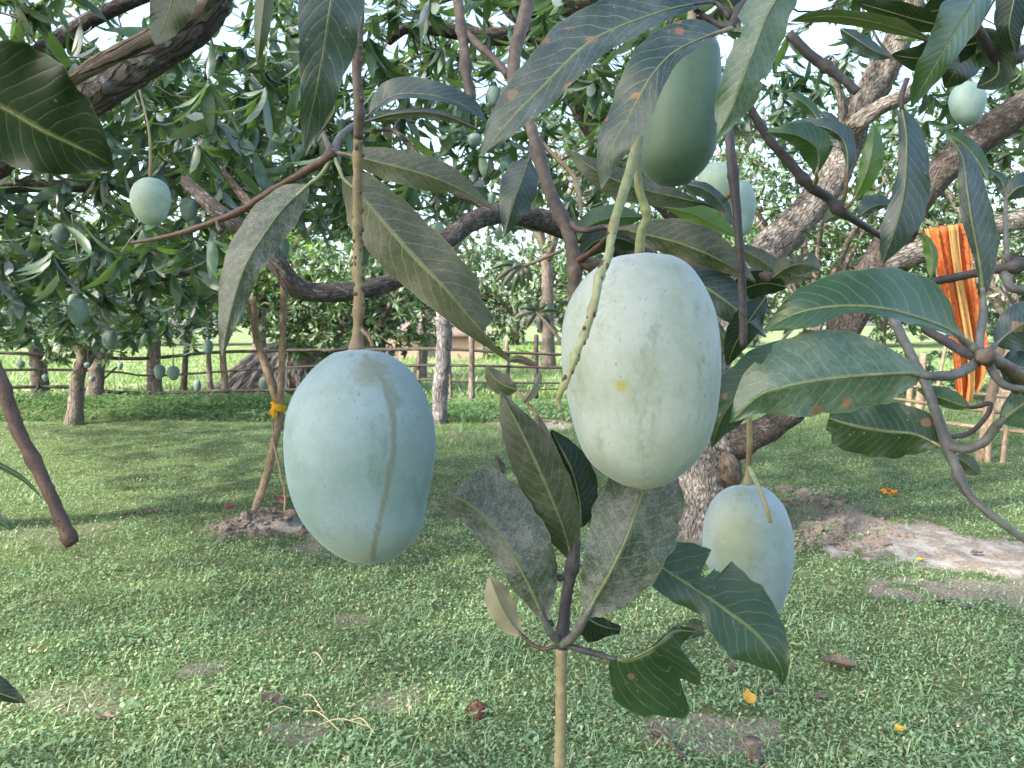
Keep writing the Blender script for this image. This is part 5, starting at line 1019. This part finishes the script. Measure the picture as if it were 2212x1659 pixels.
# right cluster with the two broad leaves
s = spray((2128, 772, .46), 'knobbly twig end at right with two broad green leaves pointing left')
tube('twig', [(2300, 880, .50, 14), (2230, 830, .48, 14), (2170, 790, .465, 14), (2128, 770, .458, 17), (2116, 764, .455, 12)], TW['brown'], s, 24, 12, .06)
tube('node', [(2138, 778, .455, 10), (2132, 773, .447, 18), (2128, 770, .441, 19), (2126, 768, .438, 14)], TW['brown'], s, 10, 14, .16)
leaf(s, [(2090, 742, .45), (2042, 708, .44), (1976, 684, .43), (1909, 667, .42), (1842, 661, .415), (1759, 667, .415), (1700, 685, .42), (1653, 712, .43)], [(0, 2), (.12, 12), (.3, 20), (.45, 14), (.6, 15), (.75, 40), (.9, 30), (1, 4)], [(0, 3), (.1, 20), (.16, 60), (.28, 92), (.42, 90), (.58, 78), (.75, 58), (.9, 26), (1, 3)], 'green', -.9, .35, n=70, pet=[(2118, 764, .452), (2104, 752, .45)], petmat='grey', petr=.0028)
leaf(s, [(2004, 812, .42), (1993, 806, .42), (1930, 807, .415), (1859, 812, .41), (1759, 824, .405), (1690, 838, .405), (1640, 855, .41), (1576, 914, .42)], [(0, 3), (.06, 24), (.2, 62), (.4, 74), (.6, 72), (.76, 56), (.9, 24), (1, 1)], [(0, 3), (.06, 14), (.2, 64), (.38, 104), (.55, 110), (.68, 98), (.8, 64), (.92, 26), (1, 1)], 'pale', .3, .3, n=76, cuts=(('b', .70, .76, .8),), pet=[(2118, 776, .452), (2090, 796, .44), (2060, 811, .43), (2030, 812, .425)], petmat='grey', petr=.0028)
leaf(s, [(2124, 650, .47), (2120, 600, .465), (2112, 545, .46), (2098, 470, .455), (2088, 400, .455), (2080, 340, .46), (2058, 306, .465)], [(0, 2), (.15, 8), (.3, 12), (.5, 22), (.75, 18), (1, 1)], [(0, 3), (.15, 26), (.35, 52), (.55, 48), (.7, 40), (.85, 28), (1, 2)], 'spot', .5, .4, n=60, pet=[(2118, 762, .455), (2116, 735, .46), (2122, 690, .467)], petmat='grey', petr=.0024)
leaf(s, [(2132, 385, .52), (2110, 345, .52), (2080, 310, .52), (2038, 282, .53)], 20, 22, 'green', .4, .3)
leaf(s, [(2150, 745, .47), (2185, 715, .47), (2230, 690, .47), (2300, 680, .48)], 46, 60, 'blue', .4, .3, pet=[(2130, 765, .455)], petmat='grey')
leaf(s, [(2160, 785, .48), (2210, 795, .48), (2280, 810, .48)], 50, 60, 'blue', .4, .3)
tube('twig', [(2118, 775, .46, 9), (2090, 765, .48, 10), (2040, 735, .5, 10), (1998, 712, .52, 9)], TW['dark'], s, 16, 9, .06)
tube('twig', [(2136, 785, .455, 9), (2150, 812, .45, 9), (2175, 835, .45, 8), (2230, 842, .45, 7)], TW['grey'], s, 16, 9, .05)
# twig end at the right edge, above
s = spray((2180, 573, .55), 'dark knobbed twig end at the right edge with a grey-blue leaf above it')
tube('twig', [(1996, 612, .60, 8), (2050, 602, .59, 9), (2102, 591, .57, 9.5), (2160, 580, .555, 10), (2190, 574, .55, 14), (2260, 560, .55, 14)], TW['dark'], s, 30, 10, .06, nodes=((.75, .5),))
tube('twig', [(2170, 590, .55, 8), (2182, 620, .54, 9), (2215, 626, .54, 9), (2280, 620, .54, 8)], TW['grey'], s, 14, 9, .05)
leaf(s, [(2172, 445, .56), (2180, 410, .56), (2172, 380, .56), (2135, 366, .57)][::-1] and [(2173, 430, .56), (2200, 405, .555), (2240, 400, .555), (2300, 420, .56)], 30, 30, 'blue', .4, .4, pet=[(2176, 565, .55), (2172, 500, .553)], petmat='grey')
leaf(s, [(2176, 430, .56), (2165, 395, .56), (2150, 378, .56), (2130, 366, .565)], 16, 14, 'blue', .4, .4)
leaf(s, [(1995, 505, .58), (2008, 530, .58), (2016, 560, .58), (2010, 602, .58)], 12, 18, 'fresh', .4, .4, pet=[(1985, 500, .58)])
# lower right twig
s = spray((2046, 965, .52), 'long grey twig running to the lower right edge with a torn leaf pointing left')
tube('twig', [(1925, 680, .62, 9), (1945, 720, .60, 10), (1975, 780, .58, 10), (2002, 836, .56, 10), (2026, 903, .54, 11), (2046, 962, .525, 14), (2060, 998, .52, 11), (2089, 1063, .51, 9), (2136, 1108, .5, 8), (2215, 1167, .5, 8), (2330, 1240, .5, 8)], TW['grey'], s, 70, 11, .05, nodes=((.53, .35), (.68, .2)))
leaf(s, [(2030, 962, .53), (1975, 938, .54), (1919, 932, .545), (1860, 922, .55), (1790, 903, .56)], [(0, 4), (.15, 40), (.4, 58), (.65, 60), (.9, 56), (1, 34)], [(0, 4), (.15, 50), (.4, 66), (.65, 54), (.85, 30), (1, 10)], 'dgreen', .3, .35, n=50, cuts=(('a', .93, 1, .7),), pet=[(2045, 966, .525)], petmat='green')
leaf(s, [(2095, 880, .54), (2060, 870, .55), (2020, 855, .56), (1980, 842, .57)], 16, 26, 'green', .4, .4, pet=[(2050, 945, .53), (2095, 935, .53), (2130, 900, .53), (2140, 872, .53), (2115, 877, .535)], petmat='dark')
leaf(s, [(2160, 912, .50), (2200, 880, .495), (2260, 845, .495), (2340, 820, .5)], 40, 60, 'pale', .4, .3, pet=[(2052, 966, .52), (2085, 970, .515), (2125, 955, .51), (2148, 925, .505)], petmat='grey', petr=.003)
leaf(s, [(2062, 985, .54), (2085, 1000, .55), (2105, 1015, .55), (2118, 1024, .55)], 20, 22, 'dusty', .4, .4)
# bottom centre rosette
s = spray((1212, 1385, 0.650), 'upright green twig at bottom centre with a rosette of broad dusty leaves')
tube('twig', [(1209, 1720, 0.650, 12.5), (1210, 1640, 0.650, 12), (1211, 1560, 0.650, 12), (1212, 1470, 0.650, 12), (1213, 1400, 0.650, 14)], TW['olive'], s, 30, 12, .03, nodes=((.25, .14), (.6, .08)))
tube('twig', [(1213, 1402, 0.650, 14), (1214, 1385, 0.650, 18), (1217, 1350, 0.650, 14), (1222, 1300, 0.650, 12), (1231, 1250, 0.650, 13), (1240, 1200, 0.650, 14), (1244, 1150, 0.657, 9)], TW['dark'], s, 34, 12, .06, nodes=((.12, .2), (.7, .3)))
tube('leaf_scar', [(1195, 1345, 0.650, 7), (1183, 1348, 0.650, 8), (1176, 1336, 0.650, 8), (1174, 1326, 0.650, 6)], TW['dark'], s, 10, 8)
tube('leaf_scar', [(1228, 1240, 0.650, 7), (1212, 1248, 0.650, 8), (1198, 1246, 0.650, 7)], TW['dark'], s, 10, 8)
leaf(s, [(1178, 1346, 0.630), (1155, 1290, 0.624), (1130, 1240, 0.617), (1098, 1185, 0.617), (1060, 1135, 0.624), (1015, 1092, 0.630), (980, 1072, 0.637)], [(0, 4), (.1, 16), (.25, 34), (.5, 40), (.7, 40), (.85, 36), (1, 26)], [(0, 4), (.08, 26), (.2, 60), (.4, 88), (.6, 96), (.75, 98), (.86, 100), (.94, 92), (1, 40)], 'grey', .3, .3, n=64, cuts=(('b', .93, 1, .85),), pet=[(1208, 1388, .644), (1192, 1370, .637)], petmat='grey', petr=.0036)
leaf(s, [(975, 1098, 0.640), (950, 1092, 0.643), (930, 1082, 0.650), (920, 1072, 0.650)], 4, 5, 'olive', .3, .3)
leaf(s, [(1236, 1212, 0.650), (1220, 1150, 0.643), (1195, 1085, 0.637), (1165, 1015, 0.637), (1130, 940, 0.643), (1082, 846, 0.657)], [(0, 4), (.12, 34), (.3, 52), (0.5, 54), (.7, 49), (.88, 30), (1, 2)], [(0, 4), (.12, 30), (.3, 52), (0.5, 54), (.7, 48), (.88, 20), (1, 2)], 'dusty', .35, .35, n=60, pet=[(1240, 1235, 0.650)], petmat='olive')
leaf(s, [(1256, 1140, 0.702), (1252, 1080, 0.702), (1235, 1015, 0.702), (1210, 965, 0.709), (1190, 928, 0.715)], 50, 46, 'dark', .4, .4)
leaf(s, [(1185, 985, 0.702), (1176, 950, 0.702), (1165, 920, 0.709), (1160, 895, 0.715)], 14, 16, 'brown', .4, .4)
leaf(s, [(1085, 1030, 0.689), (1078, 1010, 0.689), (1072, 985, 0.689)], 12, 14, 'dusty', .4, .4)
leaf(s, [(1262, 1336, 0.611), (1288, 1290, 0.605), (1312, 1248, 0.598), (1350, 1170, 0.598), (1380, 1090, 0.605), (1408, 1010, 0.617), (1425, 960, 0.630)], [(0, 4), (.08, 24), (.2, 54), (.4, 80), (.6, 92), (.8, 74), (1, 3)], [(0, 4), (.06, 30), (.16, 66), (.35, 94), (.55, 104), (.75, 92), (.9, 54), (1, 3)], 'grey', .25, .3, n=66, pet=[(1214, 1390, .644), (1235, 1378, .63), (1252, 1352, .618)], petmat='grey', petr=.004)
leaf(s, [(1372, 1185, 0.676), (1443, 1236, 0.670), (1506, 1276, 0.663), (1573, 1323, 0.657), (1640, 1375, 0.650), (1686, 1440, 0.650), (1690, 1482, 0.657)], [(0, 6), (.15, 70), (.3, 92), (.45, 92), (.6, 88), (.75, 60), (.88, 24), (1, 1)], [(0, 4), (.15, 46), (.3, 48), (.45, 40), (.58, 68), (.72, 76), (.82, 50), (.93, 14), (1, 1)], 'dgreen', .3, -.2, n=90, cuts=(('a', .32, .37, .42), ('a', .37, .41, .66)), petmat='green')
leaf(s, [(1318, 1421, 0.630), (1356, 1424, 0.624), (1405, 1402, 0.617), (1440, 1375, 0.617), (1462, 1362, 0.624), (1524, 1368, 0.637)], [(0, 2), (.2, 3), (0.5, 5), (.8, 10), (1, 2)], [(0, 20), (.08, 84), (.2, 132), (.34, 160), (.42, 164), (.46, 80), (.52, 128), (.6, 118), (.7, 84), (.8, 24), (1, 2)], 'dgreen', .5, .35, n=70, cuts=(), pet=[(1216, 1390, 0.643), (1250, 1402, 0.637), (1285, 1412, 0.633)], petmat='dark', petr=.0028)
leaf(s, [(1262, 1330, 0.676), (1285, 1345, 0.676), (1310, 1355, 0.676), (1340, 1362, 0.676)], [(0, 4), (0.5, 18), (1, 10)], [(0, 30), (.4, 46), (.7, 20), (1, 6)], 'dark', .3, .3)
leaf(s, [(1520, 1362, 0.689), (1500, 1350, 0.689), (1480, 1348, 0.689)], 14, 14, 'grey', .3, .3)
leaf(s, [(1128, 1372, 0.676), (1105, 1345, 0.676), (1080, 1300, 0.676), (1058, 1245, 0.683)], [(0, 4), (.2, 26), (.5, 34), (.8, 26), (1, 3)], [(0, 4), (.2, 18), (.5, 30), (.8, 24), (1, 3)], 'beige', .3, .3, pet=[(1205, 1395, 0.650), (1175, 1402, 0.657), (1150, 1392, 0.663)], petmat='red')
leaf(s, [(1118, 842, 0.728), (1095, 835, 0.728), (1070, 818, 0.734), (1050, 790, 0.741)], 24, 22, 'dusty', 0.650, .2)
leaf(s, [(1130, 870, 0.715), (1145, 850, 0.715), (1160, 825, 0.722), (1166, 800, 0.728)], 10, 14, 'beige', .3, .3, cuts=(('a', .4, 0.650, .3), ('b', .6, .7, .4)))
leaf(s, [(1095, 780, 0.741), (1120, 775, 0.741), (1150, 785, 0.741), (1166, 790, 0.741)], 8, 10, 'brown', .3, .3)
tube('twig', [(1244, 1155, 0.657, 9), (1238, 1080, 0.689, 7), (1180, 930, 0.715, 5), (1118, 845, 0.728, 4)], TW['olive'], s, 16, 8)
# left stick and edge leaves
s = spray((-10, 800, .38), 'bare broken brown twig leaning in from the left edge above the lawn')
tube('twig', [(-60, 690, .38, 14), (-5, 805, .38, 14), (33, 915, .38, 14), (60, 970, .38, 14), (83, 1015, .38, 14), (118, 1090, .38, 13.5), (150, 1162, .38, 14), (158, 1176, .38, 13)], TW['red'], s, 46, 12, .05, nodes=((.3, .2), (.62, .25), (.96, .25)))
s = spray((-20, 1000, .6), 'slim leaf tip at the left edge just behind the bare twig')
leaf(s, [(-120, 975, .6), (-40, 990, .6), (20, 1015, .6), (60, 1042, .6), (95, 1080, .6)], 6, 9, 'green', .9, .3)
s = spray((-20, 1110, .6), 'ragged leaf tip at the left edge beneath the slim one')
leaf(s, [(-80, 1080, .6), (-30, 1105, .6), (0, 1125, .6), (26, 1146, .6)], 24, 20, 'green', .3, .3)
s = spray((-20, 1470, .55), 'dark pointed leaf tip at the lower left edge over the lawn')
leaf(s, [(-160, 1480, .55), (-90, 1478, .55), (-20, 1492, .55), (56, 1518, .55)], 46, 24, 'dark', .3, .3)
# drooping grey sprig in the middle distance
s = spray((1140, 570, 2.6), 'small drooping sprig of grey-green leaves left of the brown branch', 'leafy sprigs in the middle distance')
tube('twig', [(1215, 540, 2.4, 4), (1170, 560, 2.5, 4), (1130, 575, 2.6, 4)], TW['brown'], s, 10, 7)
for k, (tx, ty) in enumerate([(1068, 610), (1082, 625), (1105, 640), (1128, 625), (1100, 590), (1060, 580), (1150, 610)]):
    leaf(s, [(1128, 574, 2.6), ((1128 + tx) / 2, (574 + ty) / 2 - 8, 2.58), (tx, ty, 2.6)], 7, 8, ['dusty', 'grey', 'green'][k % 3], n=14, m_=3, petr=.001)
tube('twig', [(1215, 740, 2.4, 4), (1195, 715, 2.5, 4), (1160, 675, 2.6, 4)], TW['brown'], s, 10, 7)
for k, (tx, ty) in enumerate([(1108, 690), (1120, 665), (1135, 712), (1170, 720), (1190, 700), (1185, 660), (1150, 650), (1210, 672)]):
    leaf(s, [(1160, 674, 2.6), ((1160 + tx) / 2, (674 + ty) / 2 - 6, 2.58), (tx, ty, 2.6)], 7, 8, ['grey', 'green', 'dusty'][k % 3], n=14, m_=3, petr=.001)

# ------------------------------------------------------------------ things lying on the ground
def ground_leaf(px, py, L, w_, yaw, mat, label, cat='fallen leaf', group='fallen leaves on the lawn', curl=0.25, lift=0.02):
    c = GP(px, py); z = float(gz(c.x, c.y)) + lift; V, UVs = [], []; n, k = 14, 7; cy, sy = math.cos(yaw), math.sin(yaw)
    for i in range(n):
        t = i / (n - 1); h = w_ * max(0.03, math.sin(math.pi * t ** .9)) ** .8
        for j in range(k):
            s_ = j / (k - 1) * 2 - 1; lx = (t - .5) * L; ly = s_ * h; zz = curl * (s_ * s_ * h * 1.2 + (t - .5) ** 2 * L) + 0.004 * math.sin(9 * t + 3 * s_)
            V.append((c.x + lx * cy - ly * sy, c.y + lx * sy + ly * cy, z + zz)); UVs.append((t, .5 + .5 * s_))
    Fs = [(i * k + j, i * k + j + 1, (i + 1) * k + j + 1, (i + 1) * k + j) for i in range(n - 1) for j in range(k - 1)]
    me = mesh('fallen_leaf', V, Fs); ul = me.uv_layers.new(name='UVMap')
    for l in me.loops: ul.data[l.index].uv = UVs[l.vertex_index]
    return tag(link('fallen_leaf', me, None, mat), label, cat, group)
YL = plain('yellow_leaf', (0.55, 0.33, 0.04), 0.6, tr=0.25)
ground_leaf(1812, 1458, .15, .045, -0.5, LM['brown'], 'largest curled brown dead leaf on the lawn at lower right', curl=.5)
ground_leaf(1585, 1452, .06, .02, .3, LM['brown'], 'small brown dead leaf under the ragged dark leaf')
ground_leaf(1770, 1520, .06, .02, .2, LM['brown'], 'small brown dead leaf just below the largest one')
ground_leaf(1665, 1505, .05, .02, 1.2, LM['brown'], 'pinkish dead leaf on the lawn below the dark leaf tip')
ground_leaf(580, 1540, .09, .02, 1.3, LM['brown'], 'upright brown dead leaf at lower left, left of a pair', lift=.05)
ground_leaf(600, 1545, .085, .022, 1.8, LM['brown'], 'upright brown dead leaf at lower left, right of a pair', lift=.05)
ground_leaf(230, 1570, .09, .016, .1, LM['brown'], 'brown dead leaf lying flat near the lower left corner')
ground_leaf(1618, 1530, .12, .024, 1.4, YL, 'yellow fallen leaf right of the rosette twig', lift=.03)
ground_leaf(1944, 1600, .045, .02, .4, YL, 'small orange-yellow leaf at the lower right of the lawn', lift=.03)
ground_leaf(1990, 1208, .06, .022, .2, YL, 'orange leaf on the edge of the pale bare soil')
ground_leaf(2035, 1305, .07, .02, .1, LM['brown'], 'rust leaf lying on the pale bare soil')
ground_leaf(2110, 1195, .1, .03, .2, LM['brown'], 'dry brown leaf in the middle of the pale bare soil')
ground_leaf(2090, 1320, .09, .03, -.3, LM['grey'], 'pale grey leaf at the lower edge of the bare soil')
oc = GP(1925, 1068); oh = thing('marigold_scrap', oc, 'bright orange scrap on the grass behind the soil clods', 'scrap')
OR = plain('orange_petals', (0.75, 0.25, 0.01), .7, tr=.2)
for k in range(9):
    a = k * .7; r_ = random.uniform(.02, .1); V = []
    c = Vector((oc.x + math.cos(a) * r_, oc.y + math.sin(a) * r_ * .6, float(gz(oc.x, oc.y)) + .03 + random.random() * .02)); u = Vector((math.cos(a * 2), math.sin(a * 2), .4)) * .035; v = Vector((-math.sin(a * 2), math.cos(a * 2), .2)) * .018
    link('petal', mesh('petal', [c - u, c - v, c + u, c + v, c + Vector((0, 0, .012))], [(0, 1, 4), (1, 2, 4), (2, 3, 4), (3, 0, 4)]), oh, OR)
# soil clods
SOILM = plain('clod_soil', (0.15, 0.122, 0.10), .95, .45, 45)
def clod_mesh(seed):
    r_ = random.Random(seed); V, nu, nv = [], 9, 6
    for i in range(nv + 1):
        for k in range(nu):
            th = math.pi * i / nv; a = 6.283 * k / nu; q = 1 + r_.uniform(-.4, .4)
            V.append((math.sin(th) * math.cos(a) * q, math.sin(th) * math.sin(a) * q, math.cos(th) * q * .7))
    Fs = [(i * nu + k, (i + 1) * nu + k, (i + 1) * nu + (k + 1) % nu, i * nu + (k + 1) % nu) for i in range(nv) for k in range(nu)]
    me = mesh('clod', V, Fs); me.materials.append(SOILM); return me
CM = [clod_mesh(i) for i in range(4)]
rc = random.Random(5)
def clods(spots, n, label, group, crumbs):
    V, Fq = [], []
    for k in range(n):
        bx, by, sx, sy = spots[k % len(spots)]; c = GP(bx + rc.gauss(0, sx), by + rc.gauss(0, sy)); big = k < 12; r_ = rc.uniform(.03, .055) if big else rc.uniform(.006, .026)
        M = Matrix.Translation((c.x, c.y, float(gz(c.x, c.y)) + r_ * .15)) @ Matrix.Rotation(rc.random() * 6, 4, 'Z') @ Matrix.Rotation(rc.random(), 4, 'X') @ Matrix.Diagonal((r_ * rc.uniform(.8, 1.5), r_, r_ * rc.uniform(.6, 1), 1))
        if big:
            o = bpy.data.objects.new('soil_clod', CM[k % 4]); COL.objects.link(o); o.matrix_basis = M; tag(o, label, 'clod', group)
        else:
            b_ = len(V); V += [M @ v.co for v in CM[k % 4].vertices]; Fq += [tuple(b_ + i for i in f.vertices) for f in CM[k % 4].polygons]
    o = link('soil_crumbs', mesh('soil_crumbs', V, Fq), None, SOILM, False); o['kind'] = 'stuff'; o['label'] = crumbs
clods([(1740, 1080, 40, 16), (1800, 1120, 60, 22), (1880, 1150, 50, 18), (1760, 1160, 60, 16)], 420, 'large grey-brown soil clod on the dug ground at right', 'clods on the dug ground at right', 'crumbled soil on the dug ground at right')
clods([(560, 1150, 45, 12), (610, 1125, 35, 10), (520, 1160, 30, 8)], 240, 'large grey-brown soil clod heaped round the foot of the sticks', 'clods round the foot of the sticks', 'crumbled soil round the foot of the sticks')
clods([(1170, 905, 60, 6)], 60, 'pinkish soil clod on the bare strip left of the largest mango', 'clods on the far bare strip', 'crumbled soil on the far bare strip')
# dung, stub and dry stems
dg = GP(1030, 1538); dm = plain('dung', (0.10, 0.035, 0.022), .9, .4, 90); V = []
for i in range(6):
    for k in range(12):
        th = i / 5 * 1.57; a = 6.283 * k / 12; q = 1 + random.uniform(-.2, .2); V.append((dg.x + .045 * math.cos(a) * math.cos(th) * q, dg.y + .06 * math.sin(a) * math.cos(th) * q, float(gz(dg.x, dg.y)) - .005 + .04 * math.sin(th) * q))
tag(link('dung_clump', mesh('dung_clump', V, [(i * 12 + k, i * 12 + (k + 1) % 12, (i + 1) * 12 + (k + 1) % 12, (i + 1) * 12 + k) for i in range(5) for k in range(12)]), None, dm), 'reddish brown dung clump on the lawn left of the rosette twig', 'dung')
sg = GP(1632, 1660); tag(tube('wood_stub', [(sg.x, sg.y, -.02, .028), (sg.x - .003, sg.y, .05, .024), (sg.x - .012, sg.y, .10, .026)], BARK['far'], None, 8, 9, .16, True), 'short grey wooden stub at the bottom edge of the lawn', 'stub')
DRY = plain('dry_stem', (0.36, 0.29, 0.17), .8, .2)
for k, (x0, y0, x1, y1, lab) in enumerate([(655, 1520, 700, 1560, 'dry straw stem on the lawn, upper left of the tangle'), (655, 1555, 735, 1600, 'dry straw stem crossing the tangle at bottom left'), (690, 1585, 800, 1590, 'dry straw stem lying level at bottom left'), (760, 1575, 810, 1605, 'dry straw stem right of the tangle'), (580, 1562, 645, 1555, 'dry twig beneath the pair of upright dead leaves'), (880, 1530, 885, 1565, 'short dry stem lying on the lawn at bottom centre'), (670, 1430, 700, 1450, 'curved dry stem on the lawn under the left mango'), (260, 1118, 360, 1112, 'thin grey stick lying on the lawn behind the bare twig'), (1400, 1590, 1480, 1650, 'pale root ridge crossing the bottom of the lawn')]):
    a0, a1 = GP(x0, y0), GP(x1, y1); r_ = .0022 if k < 7 else (.012 if k == 7 else .013); zz = .035 if k < 7 else .02
    tag(tube('dry_stem', [(a0.x, a0.y, zz, r_), (a0.x * .6 + a1.x * .4, a0.y * .6 + a1.y * .4 + .02, zz + .015, r_), (a1.x, a1.y, zz, r_ * .8)], DRY if k < 7 else BARK['mid'], None, 12, 6, .08, True), lab, 'stem')
# pink leaves at the foot of the sticks
PK = plain('pink_leaf', (0.34, 0.10, 0.13), .7, tr=.2)
for k, (x, y, lab) in enumerate([(612, 1092, 'pinkish red withered leaf beside the hanging cord'), (498, 1112, 'dull pink withered leaf at the left end of the soil heap'), (602, 1102, 'small red withered leaf on the soil heap')]):
    ground_leaf(x, y, .12, .035, k * 1.1, PK, lab, lift=.05, curl=.5)
# green shrubs beyond the fence
SHM = FMAT['fresh']
for i, (bx, by, rx, h_, lab, mk) in enumerate([(1010, 772, 1.2, .8, 'bright green shrub in the field just right of the grey pole', 'fresh'), (1090, 776, 1.2, .7, 'bright green shrub in the field below the drooping sprig', 'fresh'), (1150, 780, 1.0, .7, 'bright green shrub left of the bare tall trunk', 'fresh'), (1960, 850, .9, .9, 'leafy shrub behind the fence left of the orange cloth', 'mid'), (2060, 862, 1.0, 1.0, 'leafy shrub behind the orange cloth foot', 'mid'), (1860, 845, 1.1, 1.0, 'leafy shrub behind the broad green leaves at right', 'mid'), (2200, 860, 1.0, 1.2, 'leafy shrub at the far right edge', 'mid'), (760, 790, 1.3, .8, 'leafy shrub right of the straw mound', 'mid')]):
    c = GP(bx, by); t = thing('shrub', c, lab, 'shrub', 'shrubs beyond the fence'); rr = random.Random(80 + i)
    wtube('stem', [(c.x, c.y, -.03, .03), (c.x + .03, c.y, h_ * .6, .02)], BARK['far'], t, 6, 6)
    cl = [c + Vector((rr.gauss(0, .5) * rx, rr.gauss(0, .4) * rx, rr.uniform(.1, 1) * h_)) for _ in range(70)]
    grow(t, cl, [[np.array((c.x + .03, c.y, h_ * .5))]], rr, .16, mk, T_FAR, 0, .004, mk, 'far')
